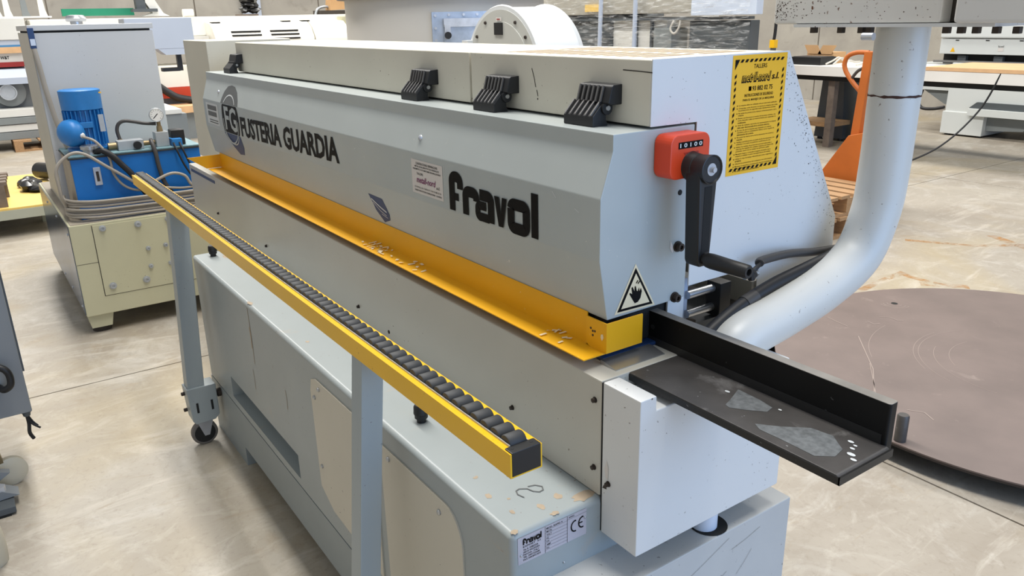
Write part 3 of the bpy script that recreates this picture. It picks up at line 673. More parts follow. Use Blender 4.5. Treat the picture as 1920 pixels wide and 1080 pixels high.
for x_, z0, z1, t_ in ((-2.30, .50, .685, .004), (-2.305, .55, .62, .008), (-2.33, .40, .47, .003), (-2.02, .46, .52, .003), (-1.47, .52, .60, .003), (-1.10, .28, .33, .003), (-1.16, .45, .62, .003), (-1.2, .30, .37, .002)):
    sh.stroke([(x_, z0), (x_ + .003, (z0 + z1) / 2), (x_ - .002, z1)], t_, 0)
mb.build('dirt_run', 'worn_metal', BC, kind='stuff')
# fine scratches on the hood and covers
mb = MB(); sh = Sheet(mb, (0, .829, 0), (1, 0, 0), (0, 0, 1), .0003)
random.seed(21)
for k in range(26):
    x_ = -3.2 + random.random() * 2.2; z_ = 1.115 + random.random() * .095; a = random.random() * PI; l = .004 + random.random() * .014
    if -3.16 < x_ < -1.98 and z_ > 1.1 and random.random() < .7: continue
    sh.stroke([(x_, z_), (x_ + math.cos(a) * l, min(1.214, z_ + math.sin(a) * l))], .0012, 0)
mb.build('light_scratch', 'sticker_grey', HD, kind='stuff')
mb = MB(); sh = Sheet(mb, (0, .935, 0), (1, 0, 0), (0, 0, 1), .0003)
for x_, z_, dx, dz in ((-1.28, 1.405, .012, -.035), (-1.265, 1.365, .004, -.012), (-1.02, 1.412, .07, -.002)): sh.stroke([(x_, z_), (x_ + dx * .6, z_ + dz * .5), (x_ + dx, z_ + dz)], .0018, 0)
sh.disc(-1.262, 1.348, .002, .002, 0, 1, 8)
mb.build('dark_scratch', 'dark_brown', CN, kind='stuff')
def rating_plate():
    mb = MB(); sh = Sheet(mb, (-.897, .6135, .6375), (0, 1, 0), (0, 0, 1), .0005); W, H = .1465, .0525
    sh.rect(0, 0, W, H, 0, 1); sh.rect(.056, 0, .0566, H, 1, 2); sh.rect(.1035, .0, .1041, H, 1, 2)
    maker_logo(sh, .010, .036, .041, .012, 1)
    for k, y_, wd in (('export', .0305, .036), ('pl1', .0245, .031), ('pl2', .0195, .034), ('pl3', .0145, .033), ('pl4', .0095, .034), ('pl5', .0045, .036)): sh.text(k, .0105, y_, wd, .0034, 1)
    for i in range(7): sh.rect(.0566, .0055 + i * .0065, .1035, .0058 + i * .0065, 1, 2)
    for i, (k, wd) in enumerate((('kg', .006), ('amp', .009), ('kw', .006), ('hz', .005), ('volt', .011), ('matr', .012), ('mod', .034))): sh.text(k, .059, .0070 + i * .0065, wd, .0032, 1)
    sh.text('anno', .107, .0475, .012, .0032, 1); sh.rect(.1041, .0455, W, .0458, 1, 2)
    sh.ring(.121, .027, .0085, .0105, .0026, 1, 2, PI * .42, PI * 1.58, 14); sh.ring(.1375, .0285, .0085, .0105, .0026, 1, 2, PI * .42, PI * 1.58, 14); sh.rect(.130, .0275, .1375, .0298, 1, 2)
    p = mb.build('rating_plate', ['plate_silver', 'ink_black'], BC, 'silver rating plate with black print')
    for y_, z_ in ((.6195, .6545), (.7565, .673), (.71, .6)): MB().lathe((-.897, y_, z_), (1, 0, 0), [(0, .0025), (.002, .0022), (.003, .001)], 10).build('rivet', 'steel', p)
rating_plate()
# adjuster knobs standing on the cabinet top
for x_, y_ in ((-2.896, .664), (-1.332, .673)):
    MB().lathe((x_, y_, .698), (0, 0, 1), [(0, .010), (.008, .010), (.010, .014), (.018, .014), (.02, .016), (.036, .015), (.04, .012)], 18).build('adjuster_knob', 'latch_black', EB)
# infeed table and fence
IT = MB().prism([(-.932, .908), (-.932, .9205), (-.503, .9205), (-.498, .917), (-.498, .908)], 'y', .855, .9755, .002).build('infeed_table', ['table_black'], EB, 'worn black infeed table')
MB().box(-.9335, -.496, .8535, .8555, .907, .9185).build('table_edge', 'table_edge', IT)
MB().box(-.498, -.4955, .8535, .978, .907, .9185).build('table_edge', 'table_edge', IT)
mb = MB(); sh = Sheet(mb, (0, 0, .9205), (1, 0, 0), (0, 1, 0), .0004)
sh.poly([(-.745, .950), (-.70, .948), (-.672, .942), (-.668, .925), (-.690, .905), (-.712, .890), (-.722, .893), (-.728, .91)], 0)
sh.poly([(-.655, .880), (-.625, .905), (-.598, .935), (-.565, .940), (-.535, .918), (-.530, .893), (-.548, .872), (-.60, .873), (-.64, .872)], 0)
for x_, y_, r_ in ((-.52, .915, .004), (-.528, .93, .0025), (-.54, .945, .003), (-.51, .905, .003), (-.53, .94, .002), (-.66, .945, .002), (-.75, .93, .003)): sh.disc(x_, y_, r_ * 1.6, r_, 1, 2, 9)
mb.build('scuff_patch', ['scuff_grey', 'sticker_grey'], IT, 'pale frosted scuff marks', kind='stuff')
FE = MB().prism(rrect(-1.02, .9725, -.505, .992, .0045, 0, 1, 1, 0), 'z', .899, .984).build('fence', 'fence_black', EB, 'black guide fence along the table')
MB().prism(rrect(-1.02, .973, -.5055, .9915, .004, 0, 1, 1, 0), 'z', .984, .9846).build('fence_top', 'fence_top', FE)
MB().box(-1.02, -.512, .9715, .9725, .905, .936).build('wear_strip', 'black_plastic', FE)
MB().lathe((-.965, .9725, .955), (0, -1, 0), [(0, .005), (.0006, .005), (.0006, .0035), (.0002, .003)], 14).build('bolt_hole', 'dark_void', FE)
MB().box(-.95, -.70, .93, .99, .8965, .907).build('table_bracket', 'table_edge', EB)
# support arm tube and control box
ap_ = [(-.87, 1.050, .80), (-.87, 1.050, .855), (-.87, 1.068, .905), (-.87, 1.112, .932), (-.87, 1.212, .949), (-.87, 1.341, .977), (-.87, 1.449, 1.023), (-.87, 1.497, 1.105), (-.87, 1.509, 1.19), (-.87, 1.511, 1.33), (-.87, 1.512, 1.478)]
AT = MB().tube(ap_, lambda t: .043 + .005 * min(1, t * 1.3), 28, 7).build('support_arm', 'pipe_white', EB, 'bent white tube arm carrying the control box')
mb = MB()
n = 40; vs_ = []
random.seed(5)
for k in (0, 1):
    for i in range(n):
        a = 2 * PI * i / n; rr = .0485; j = (random.random() - .5) * .004
        vs_.append((-.87 + rr * math.cos(a), 1.511 + rr * math.sin(a), 1.340 + (k - .5) * (.002 + random.random() * .003) + j * .5))
mb.add(vs_, [(i, (i + 1) % n, (i + 1) % n + n, i + n) for i in range(n)]); mb.build('weld_seam', 'rust', AT, 'rusty weld line')
mb = MB()
def chip(path_i, ang, w_, h_):
    pass
CB = MB().box(-1.10, -.752, 1.42, 1.66, 1.474, 1.80, .006).build('control_box', 'box_white', EB, 'rust-flecked pale control box at the top edge')
MB().box(-.752, -.722, 1.45, 1.66, 1.476, 1.80).build('recess', 'dark_brown', CB)
MB().box(-.722, -.60, 1.40, 1.66, 1.474, 1.80, .006).build('side_housing', 'box_white', CB)
MB().box(-1.045, -.66, 1.415, 1.66, 1.468, 1.474).build('bottom_flange', 'end_white', CB)
for x_ in (-1.008, -.948, -.905, -.888, -.745, -.72, -.695, -.663, -.631):
    MB().box(x_ - .0055, x_ + .0055, 1.425, 1.437, 1.457, 1.468, .001).build('bolt', 'bolt_dark', CB)
MB().cyl((-.86, 1.40, 1.452), (-.882, 1.40, 1.452), .007, n=12).build('bolt', 'zinc', CB)
random.seed(17); mb = MB(); sh = Sheet(mb, (0, 1.42, 0), (1, 0, 0), (0, 0, 1), .0003)
for k in range(210):
    x_ = -1.094 + abs(random.gauss(0, .022)) if k < 130 else -1.09 + random.random() * .33
    sh.disc(x_, 1.482 + random.random() * .06, .0004 + random.random() * .0013, .0004 + random.random() * .0010, 0, 1, 6)
mb.build('rust_fleck', 'rust', CB, kind='stuff')
mb = MB(); sh = Sheet(mb, (-.9515, 0, 0), (0, 1, 0), (0, 0, 1), .0003)
for k in range(170):
    z_ = 1.06 + random.random() * .36; e = 1.284 + (1.43 - z_) / .344 * .203
    y_ = min(1.484, e - .004 - abs(random.gauss(0, .022)))
    sh.disc(y_, z_, .0004 + random.random() * .0009, .0005 + random.random() * .0012, 0, 1, 6)
mb.build('chip_fleck', 'dark_brown', EP, kind='stuff')
# hoses along the arm
MB().tube([(-.93, 1.50, 1.02), (-.93, 1.40, 1.028), (-.925, 1.30, 1.043), (-.92, 1.215, 1.047), (-.915, 1.20, 1.045)], .0085, 12, 6).build('hose', 'hose_grey', EB, 'dark grey hose')
MB().tube([(-.915, 1.202, 1.045), (-.91, 1.185, 1.04), (-.91, 1.17, 1.035)], .0045, 8, 4).build('hose_tail', 'hose_black', EB)
MB().tube([(-.905, 1.175, 1.028), (-.905, 1.165, 1.038), (-.905, 1.168, 1.022)], .007, 8, 3).build('connector', 'hose_black', EB)
MB().cyl((-.92, 1.165, 1.025), (-.92, 1.20, 1.025), .007, n=12).build('brass_fitting', 'steel', EB)
hz = MB().tube([(-.90, 1.50, 1.055), (-.90, 1.42, 1.026), (-.90, 1.34, 1.014), (-.90, 1.228, 1.000), (-.90, 1.138, .978), (-.90, 1.072, .953), (-.90, 1.03, .928), (-.90, 1.01, .89)], .0135, 14, 6).build('hose', 'hose_black', EB, 'thick black hose lying along the arm')
MB().tube([(-.90, 1.175, .988), (-.90, 1.145, .980)], .0148, 14, 0).build('cable_tie', 'hose_grey', hz)
# far-end electric cabinet of the machine
EC = MB().box(-3.86, -3.48, .893, 1.25, .922, 1.434, .004).build('electric_cabinet', 'cover_cream', EB, 'plain cream cabinet at the far end')
MB().box(-3.405, -3.398, .86, .875, 1.26, 1.315).build('yellow_tab', 'yellow_guard', HD)
# wood shavings lying on the tray
random.seed(11); mb = MB()
for i in range(46):
    if i < 30: x_ = -1.80 + random.gauss(0, .05)
    elif i < 38: x_ = -1.62 + random.gauss(0, .03)
    else: x_ = -1.05 + random.gauss(0, .03)
    y_ = .800 + random.random() * .04; a = random.random() * PI; l = .003 + random.random() * .006; wd = .0015 + random.random() * .0025; h = .9450 + random.random() * .002
    c_, s_ = math.cos(a), math.sin(a)
    mb.add([(x_ + c_ * u * l - s_ * v * wd, y_ + s_ * u * l + c_ * v * wd, h + (.002 if u > 0 else 0) * random.random()) for u, v in ((-1, -1), (1, -1), (1, 1), (-1, 1))], [(0, 1, 2, 3)])
tag(mb.build('wood_shavings', 'sign_cream'), 'pale wood shavings scattered on the yellow chip tray', 'shavings', kind='stuff')

# ------------------------------------------------------------------ roller conveyor rail on its own legs
RC = thing('roller_conveyor', (-2.0, .545, 0), 'yellow roller rail with black rollers on grey legs, in front of the edge banding machine', 'conveyor')
def rail_section():
    y0, y1, z0, z1, t = .520, .5735, .903, .9405, .0025
    return [(y0, z0), (y1, z0), (y1, z1), (y1 - .0125, z1), (y1 - .0125, z1 - t), (y1 - t, z1 - t), (y1 - t, z0 + t), (y0 + t, z0 + t), (y0 + t, z1 - t), (y0 + .0105, z1 - t), (y0 + .0105, z1), (y0, z1)]
RL = MB().prism(rail_section(), 'x', -3.41, -.773).build('rail', 'yellow_rail', RC, 'yellow folded channel')
MB().box(-.790, -.7722, .5222, .5714, .9048, .9425, .0015).build('end_cap', 'table_edge', RC, 'black plastic end cap')
MB().box(-3.41, -3.40, .5228, .5708, .9058, .9405).build('end_cap', 'table_black', RC)
MB().box(-3.40, -.79, .5305, .5318, .928, .9435).build('side_strip', 'alu', RC)
MB().box(-3.40, -.79, .5610, .5622, .928, .9425).build('side_strip', 'alu', RC)
for y_ in (.530, .562): MB().cyl((-.783, y_, .9425), (-.783, y_, .9428), .0026, n=12).build('screw_hole', 'dark_void', RC)
r0 = MB().lathe((0, -.0140, 0), (0, 1, 0), [(0, .004), (0, .0122), (.0015, .0132), (.0265, .0132), (.028, .0122), (.028, .004)], 22).build('roller', 'black_rubber', RC)
i = 0; x_ = -.803
while x_ > -3.39:
    if i == 0: r0.location = (x_, .5465, .9395)
    else: inst(r0, 'roller', (x_, .5465, .9395), RC, (0, random.random() * 6, 0))
    x_ -= .0272; i += 1
# leaning legs
def leg(x0, x1, ytop, lean, z0, z1, w_=.046, b=.003):
    p = [(ytop, z1), (ytop + w_, z1), (ytop + w_ - lean * (z1 - z0), z0), (ytop - lean * (z1 - z0), z0)]
    return MB().prism(p, 'x', x0, x1, b)
LG = leg(-1.315, -1.268, .525, .095, .22, .902).build('leg', 'post_grey', RC)
LF = leg(-2.868, -2.812, .523, .058, .22, .902, .060).build('leg', 'post_grey', RC)
def caster_set(xc, yc, zt):
    h = MB().prism([(yc - .052, zt), (yc + .052, zt), (yc + .052, zt - .125), (yc + .035, zt - .142), (yc - .035, zt - .145), (yc - .045, zt - .13)], 'x', xc - .036, xc + .036, .003).build('caster_socket', 'post_grey', RC)
    for z_ in (zt - .03, zt - .095): MB().lathe((xc - .01, yc - .050, z_), (0, -1, 0), [(0, .007), (.012, .007), (.013, .005)], 10).build('bolt', 'bolt_dark', h)
    for y_ in (yc - .022, yc + .03): MB().box(xc + .0355, xc + .0365, y_ - .004, y_ + .004, zt - .10, zt - .06).build('slot', 'dark_void', h)
    cs = MB()
    for s_ in (-1, 1): cs.prism([(yc - .03, zt - .142), (yc + .03, zt - .142), (yc + .009, .038), (yc - .009, .038)], 'x', xc + s_ * .016 - .0015, xc + s_ * .016 + .0015)
    cs.box(xc - .0175, xc + .0175, yc - .03, yc + .03, zt - .146, zt - .141)
    cs = cs.build('caster_fork', 'zinc', RC)
    MB().lathe((xc - .012, yc - .006, .0475), (1, 0, 0), [(0, .037), (0, .0435), (.003, .0475), (.021, .0475), (.024, .0435), (.024, .037)], 28).build('caster_tyre', 'tyre_grey', cs)
    MB().lathe((xc - .0125, yc - .006, .0475), (1, 0, 0), [(0, .006), (0, .0375), (.0255, .0375), (.0255, .006)], 24).build('caster_hub', 'latch_black', cs)
    return h
caster_set(-2.84, .530, .245); caster_set(-1.2915, .486, .245)
kb = MB().lathe((-2.83, .578, .195), (0, 1, 0), [(0, .011), (.010, .011), (.010, .016), (.023, .016)], 14).build('stand_off', 'bolt_dark', RC)
MB().lathe((-1.30, .60, .93), (0, -1, 0), [(0, .004), (.001, .004)], 8).build('screw_hole', 'dark_void', RC)

# ------------------------------------------------------------------ hydraulic pump unit, back left
HU = thing('hydraulic_unit', (-5.0, .75, 0), 'cream hydraulic pump base with blue tank, behind the far end of the roller rail', 'machine')
PB = MB().box(-5.75, -4.32, .335, 1.32, .10, .575, .004).build('base_cabinet', 'pump_cream', HU)
MB().box(-5.75, -4.335, .332, .3352, .11, .57).build('side_sheet', 'steel_blue', HU, 'dark blue bare steel side sheet')
for x_, z_ in ((-4.40, .52), (-4.85, .53), (-5.3, .53), (-4.40, .14), (-5.1, .14), (-4.75, .15)):
    MB().lathe((x_, .332, z_), (0, -1, 0), [(0, .007), (.003, .007), (.005, .003)], 10).build('screw', 'zinc', HU)
MB().box(-5.74, -4.33, .345, 1.31, .575, .578).build('dusty_top', 'dusty', HU)
FP = MB().box(-4.3205, -4.317, .437, 1.30, .197, .562, .001).build('cover_plate', 'pump_cream', HU)
MB().box(-4.3208, -4.3195, .337, .437, .375, .377).build('seam', 'dark_brown', HU)
MB().box(-4.3208, -4.3192, .4345, 1.30, .1945, .1965).build('seam', 'dark_brown', HU)
MB().box(-4.3208, -4.3192, .4335, .4365, .1945, .565).build('seam', 'dark_brown', HU)
for k, (y_, z_, r_) in enumerate(((.481, .545, .016), (.645, .54, .017), (.79, .545, .014), (.674, .407, .012), (.76, .41, .012), (.672, .311, .012), (.77, .31, .012), (.64, .244, .018), (.479, .243, .018))):
    MB().lathe((-4.317, y_, z_), (1, 0, 0), [(0, r_), (.004, r_), (.004, r_ * .75), (.012, r_ * .7), (.012, r_ * .4), (.008, r_ * .35)], 12).build('bolt', 'alu', HU)
MB().box(-4.3165, -4.31, .82, .83, .38, .50).build('hinge', 'pump_cream', HU)
for x_, y_ in ((-4.40, .40), (-5.67, .40), (-4.40, 1.25), (-5.67, 1.25)):
    f = MB().prism([(-.06, .10), (.06, .10), (.045, .03), (-.05, .03)], 'x', -.06, .06)
    f.v = [(a + x_, b_ + y_, c_) for a, b_, c_ in f.v]; f = f.build('foot', 'pump_cream', HU)
    MB().cyl((x_, y_, 0), (x_, y_, .03), .045, n=20).build('rubber_pad', 'dark_brown', f)
CAB = MB().box(-5.47, -4.80, .378, .962, .578, 1.475, .004).m(1).box(-5.472, -4.802, .3765, .378, .578, 1.475).build('tall_cabinet', ['pump_cabinet', 'pump_cabinet_side'], HU, 'tall pale grey steel cabinet')
MB().box(-5.46, -4.81, .39, .95, 1.475, 1.485).build('lid_gap', 'dark_void', CAB)
MB().box(-5.475, -4.795, .374, .966, 1.485, 1.512, .003).build('lid', 'pump_cabinet', CAB)
MB().lathe((-4.95, .62, 1.512), (0, 0, 1), [(0, .03), (.014, .03), (.016, .048), (.03, .052), (.034, .048), (.046, .042), (.048, .02)], 20).build('lid_knob', 'steel', CAB, 'shiny round knob on the lid')
MB().box(-4.80, -4.785, .372, .40, 1.40, 1.50, .002).build('connector_block', 'ink_blue', CAB)
MB().box(-4.7855, -4.783, .376, .398, 1.415, 1.447).build('connector_label', 'blue_white', CAB)
MB().tube([(-4.785, .385, 1.40), (-4.78, .392, 1.33), (-4.775, .40, 1.2), (-4.76, .415, 1.05), (-4.74, .43, .95), (-4.73, .44, .90)], .012, 12, 5).build('conduit', 'cable_grey', CAB, 'grey conduit down the front edge')
TK = MB().box(-4.78, -4.415, .408, 1.025, .578, .882, .006).build('oil_tank', 'tank_blue', HU, 'bright blue oil tank')
MB().box(-4.79, -4.405, .400, 1.032, .882, .889).build('gasket', 'black_rubber', TK)
MB().box(-4.785, -4.41, .403, 1.03, .889, .897, .002).build('tank_lid', 'lid_teal', TK)
MB().box(-4.4155, -4.402, .500, .533, .745, .835, .003).build('level_gauge', 'zinc', TK, 'chrome oil level gauge')
MB().box(-4.4022, -4.4012, .510, .523, .765, .815).build('level_window', 'dark_brown', TK)
MB().box(-4.78, -4.42, .4065, .4085, .585, .875).build('worn_side', 'dusty', TK)
# motor
MT = MB().lathe((-4.58, .525, .905), (0, 0, 1), [(0, .10), (.012, .10), (.014, .078), (.20, .078), (.203, .094), (.295, .096), (.30, .086), (.302, .03)], 32).build('motor', 'motor_blue', HU, 'blue vertical electric motor')
fin = None
for k in range(26):
    a = 2 * PI * k / 26
    if fin is None: fin = MB().box(.072, .094, -.0022, .0022, .93, 1.105).build('cooling_fin', 'motor_blue', MT)
    f = fin if k == 0 else inst(fin, 'cooling_fin', (0, 0, 0), MT)
    f.location = (-4.58, .525, 0); f.rotation_euler = (0, 0, a)
MB().obox((-4.487, .590, 1.04), (.004, .0, 0), (0, .012, 0), (0, 0, .042)).build('name_plate', 'alu', MT)
MB().box(-4.50, -4.48, .49, .55, 1.02, 1.05, .004).build('boss', 'motor_blue', MT)
MB().box(-4.4855, -4.4835, .60, .612, 1.185, 1.192).build('yellow_label', 'sticker_yellow', MT)
TB = MB().lathe((-4.535, .475, 1.00), (.65, -.76, 0), [(0, .055), (.02, .068), (.05, .066), (.07, .055), (.082, .035), (.086, .01)], 24).build('terminal_box', 'motor_blue', MT, 'blue rounded terminal box')
MB().lathe((-4.475, .485, .99), (1, .25, -.1), [(0, .015), (.012, .015), (.014, .012), (.03, .010)], 14).build('cable_gland', 'gauge_face', TB)
MB().tube([(-4.445, .487, .985), (-4.41, .532, .964), (-4.395, .57, .907), (-4.395, .584, .866), (-4.39, .588, .798), (-4.385, .624, .733), (-4.38, .69, .70), (-4.37, .80, .70), (-4.37, .90, .685), (-4.37, 1.0, .685)], .0065, 10, 6).build('motor_cable', 'cable_grey', HU)
# valve gear on the tank
MB().lathe((-4.46, .51, .897), (0, 0, 1), [(0, .04), (.008, .04), (.008, .033), (.022, .034), (.024, .042), (.04, .042), (.044, .036)], 24).build('filler_cap', 'steel', HU, 'chrome filler cap')
VB = MB().box(-4.52, -4.45, .64, .762, .897, .945, .003).build('valve_block', 'alu', HU, 'silver valve block')
MB().lathe((-4.45, .728, .920), (1, 0, 0), [(0, .016), (.012, .016), (.012, .02), (.025, .02), (.025, .010)], 18).build('valve_knob', 'latch_black', VB)
MB().cyl((-4.5, .60, .918), (-4.5, .64, .918), .018, n=14).build('fitting', 'brass', VB)
MB().cyl((-4.5, .762, .918), (-4.5, .83, .918), .013, n=14).build('fitting', 'brass', VB)
MN = MB().box(-4.53, -4.46, .825, .89, .897, .972, .003).build('manifold', 'alu', HU, 'square silver manifold')
MB().cyl((-4.495, .857, .972), (-4.495, .857, 1.0), .016, .013, n=14).build('gauge_stem', 'brass', MN)
MB().cyl((-4.495, .857, 1.0), (-4.495, .857, 1.03), .010, n=12).build('gauge_elbow', 'brass', MN)
GA = MB().lathe((-4.505, .853, 1.057), (1, -.1, .05), [(0, .030), (.004, .036), (.026, .036), (.028, .033), (.026, .031)], 28).build('pressure_gauge', 'alu', HU, 'round white pressure gauge')
gx = Vector((1, -.1, .05)).normalized(); gr = Vector((.1, 1, 0)).normalized(); gu = gx.cross(gr)
mb = MB(); sh = Sheet(mb, Vector((-4.505, .853, 1.057)) + gx * .0262, gr, gu); sh.disc(0, 0, .031, .031, 0, 1, 28); sh.stroke([(-.016, -.016), (.006, .006)], .004, 1)
for k in range(11):
    a = math.radians(225 - 27 * k); sh.stroke([(.022 * math.cos(a), .022 * math.sin(a)), (.027 * math.cos(a), .027 * math.sin(a))], .0018, 1)
mb.build('dial', ['gauge_face', 'ink_black'], GA)
MB().tube([(-4.53, .665, .945), (-4.535, .66, .99), (-4.535, .672, 1.022), (-4.53, .70, 1.036), (-4.525, .74, 1.030), (-4.515, .79, 1.018), (-4.50, .845, 1.012)], .009, 12, 6).build('gauge_hose', 'hose_grey', HU)
MB().cyl((-4.53, .665, .90), (-4.53, .665, .947), .016, .012, n=14).build('fitting', 'brass', HU)
MB().tube([(-4.46, .80, .935), (-4.42, .795, .93), (-4.395, .80, .88), (-4.39, .805, .80), (-4.385, .82, .72), (-4.38, .85, .66)], .011, 12, 6).build('pressure_hose', 'hose_grey', HU)
MB().tube([(-4.43, .53, .905), (-4.40, .556, .915), (-4.385, .594, .887), (-4.38, .634, .834), (-4.375, .669, .785), (-4.37, .70, .72), (-4.37, .73, .66)], .015, 12, 6).build('suction_hose', 'hose_black', HU)
MB().box(-4.54, -4.46, .905, .97, .897, .975, .004).build('solenoid', 'hose_black', HU, 'black solenoid valve')
MB().box(-4.50, -4.42, .895, .945, .897, .935, .003).build('solenoid_base', 'motor_blue', HU)
for dy in (0, .03): MB().tube([(-4.42, .90 + dy, .915), (-4.39, .905 + dy, .88), (-4.385, .93 + dy, .80), (-4.38, .97 + dy, .72), (-4.38, 1.0 + dy, .68)], .005, 8, 5).build('solenoid_cable', 'hose_black', HU)
# cable coil lying on the base
CO = thing('cable_coil', (-4.37, .7, .578), 'loosely coiled grey cable lying around the blue oil tank', 'cable')
random.seed(2)
for k in range(7):
    z_ = .590 + .0135 * k + random.random() * .003; dx = -.006 * (k % 3) + .004; dy = .006 * (k % 2)
    MB().tube([(-4.36 + dx, 1.2, z_), (-4.35 + dx, .95, z_ - .004), (-4.345 + dx, .70, z_), (-4.35 + dx, .50, z_ + .003), (-4.375 + dx, .400 - dy, z_ + .01), (-4.43 + dx, .363 - dy, z_ + .012), (-4.52, .358, z_ + .006), (-4.62, .368, z_)], .0068, 10, 6).build('cable_strand', 'cable_grey', CO)
MB().tube([(-4.44, .36, .65), (-4.39, .340, .70), (-4.38, .336, .763), (-4.38, .336, .832), (-4.38, .361, .88), (-4.378, .421, .918), (-4.376, .477, .906), (-4.374, .561, .838), (-4.37, .663, .754), (-4.365, .759, .668), (-4.36, .86, .63)], .0078, 10, 6).build('cable_strand', 'cable_grey', CO)
MB().tube([(-4.37, .74, .72), (-4.37, .794, .749), (-4.37, .863, .768), (-4.37, .92, .747), (-4.37, .945, .70), (-4.37, 1.0, .66)], .0078, 10, 6).build('cable_strand', 'cable_grey', CO)

# ------------------------------------------------------------------ left edge of the frame
LC = thing('control_cabinet', (-2.95, -.45, .27), 'grey steel cabinet with rounded black handle, cut by the left picture edge', 'cabinet')
MB().box(-3.25, -2.90, -1.0, .006, .272, 1.25, .004).build('body', 'left_grey', LC)
MB().box(-3.20, -2.93, .006, .012, .41, 1.2).build('door_edge', 'darkgrey_machine', LC)
MB().tube([(-2.90, -.075, .465), (-2.865, -.06, .468), (-2.855, -.04, .455), (-2.855, -.032, .43), (-2.855, -.036, .40), (-2.865, -.055, .385), (-2.90, -.07, .385)], .011, 12, 6).build('handle', 'latch_black', LC, 'black bow handle')
MB().lathe((-2.93, -.012, .272), (0, 0, -1), [(0, .017), (.008, .017), (.010, .013), (.022, .011)], 14).build('cable_gland', 'darkgrey_machine', LC)
for p_ in ([(-2.93, -.012, .25), (-2.925, -.012, .22), (-2.92, -.016, .19), (-2.92, -.008, .165)], [(-2.93, -.01, .25), (-2.925, .0, .225), (-2.92, .012, .208)], [(-2.93, -.012, .25), (-2.92, -.004, .222), (-2.915, .018, .20)]):
    MB().tube(p_, .0035 if p_[-1][1] > .01 else .006, 8, 4).build('wire_end', 'hose_black', LC)
MB().box(-3.2, -2.93, -.6, -.35, 0, .272).build('pedestal', 'left_grey', LC)
MK = thing('caster_frame', (-2.85, -.2, 0), 'low grey frame with cream caster wheel at the bottom left edge', 'frame')
MB().lathe((-2.97, -.10, .052), (1, .2, 0), [(0, .018), (0, .045), (.004, .052), (.024, .052), (.028, .045), (.028, .018)], 26).build('caster_wheel', 'wheel_cream', MK)
MB().prism([(-.19, .13), (-.115, .13), (-.105, .05), (-.13, .045), (-.19, .07)], 'x', -2.965, -2.94).build('caster_fork', 'brass', MK)
MB().prism([(-.4, .055), (-.13, .062), (-.085, .035), (-.4, .02)], 'x', -2.86, -2.80).build('lower_bracket', 'left_grey', MK)
MB().prism([(-.4, .14), (-.13, .10), (-.098, .088), (-.14, .062), (-.4, .07)], 'x', -2.90, -2.87).build('upper_bracket', 'left_grey', MK)
MB().box(-2.85, -2.74, -.5, -.102, .008, .03, .002).build('foot_plate', 'darkgrey_machine', MK)
MB().cyl((-2.82, -.135, .05), (-2.82, -.135, .075), .018, n=6).build('bolt', 'zinc', MK)
MB().box(-2.86, -2.74, -.5, -.118, .0, .008).build('rubber_pad', 'dark_void', MK)
PT = thing('pale_post', (-2.45, -.19, 0), 'pale rounded post at the bottom left corner', 'post')
MB().tube([(-2.50, -.19, 0), (-2.47, -.19, .12), (-2.46, -.235, .35), (-2.46, -.29, .6)], .05, 20, 5).build('tube', 'wheel_cream', PT)

# ------------------------------------------------------------------ turntable on the right
TT = thing('turntable', (-1.235, 3.44, 0), 'large brown round turntable disc lying low on the floor at right', 'turntable')
MB().lathe((-1.235, 3.44, .068), (0, 0, 1), [(0, 1.005), (.002, 1.009), (.0118, 1.009), (.0122, 1.007)], 128).build('disc', 'disc_brown', TT, 'brown scratched disc')
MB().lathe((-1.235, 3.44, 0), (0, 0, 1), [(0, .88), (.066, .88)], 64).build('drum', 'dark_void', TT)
MB().lathe((-1.235, 3.44, .0665), (0, 0, 1), [(0, 1.0095), (.008, 1.0095), (.008, .98)], 128).build('rim', 'disc_edge', TT)
MB().lathe((-1.994, 3.72, .0803), (0, 0, 1), [(0, .016), (.0004, .016)], 16).build('screw_hole', 'dark_void', TT)
mb = MB(); sh = Sheet(mb, (-1.235, 3.44, .0803), (1, 0, 0), (0, 1, 0), .0004)
for rx, a0, a1 in ((.42, 2.6, 4.4), (.44, 3.0, 4.1), (.30, 2.9, 4.0), (.62, 3.2, 3.9), (.36, 3.4, 4.8)):
    sh.ring(0, 0, rx, rx * .97, .0018, 0, 1, a0, a1, 30)
for rr in (.035, .055, .07): sh.ring(-.759, .28, rr, rr, .003, 0, 1, 3.4 + rr * 10, 6.5, 16)
sh.stroke([(-.62, -.25), (-.38, -.52), (-.16, -.86)], .004, 0); sh.stroke([(-.42, -.48), (-.20, -.78)], .003, 0); sh.stroke([(-.85, -.15), (-.78, -.17), (-.72, -.18)], .004, 0)
sh.stroke([(-.70, .05), (-.66, .08), (-.62, .07), (-.60, .09)], .004, 0); sh.stroke([(-.70, -.05), (-.66, -.06), (-.65, -.03)], .004, 0); sh.stroke([(-.1, -.75), (-.05, -.72), (0, -.75)], .004, 0)
mb.build('scratch', 'scratch_pale', TT, kind='stuff')
MB().lathe((-1.23, 2.46, .080), (0, 0, 1), [(0, .020), (.095, .020), (.100, .017)], 20).build('stop_post', 'table_black', TT, 'short black round post on the rim')
MB().box(-2.75, -2.08, 2.80, 2.88, .02, .075).build('frame_beam', 'table_edge', TT, 'black frame beam')
MB().cyl((-2.75, 2.96, .075), (-2.16, 2.96, .075), .050, n=16).build('drive_roller', 'alu', TT)
MB().box(-2.14, -2.08, 2.72, 3.02, .0, .066).build('bracket', 'table_edge', TT)

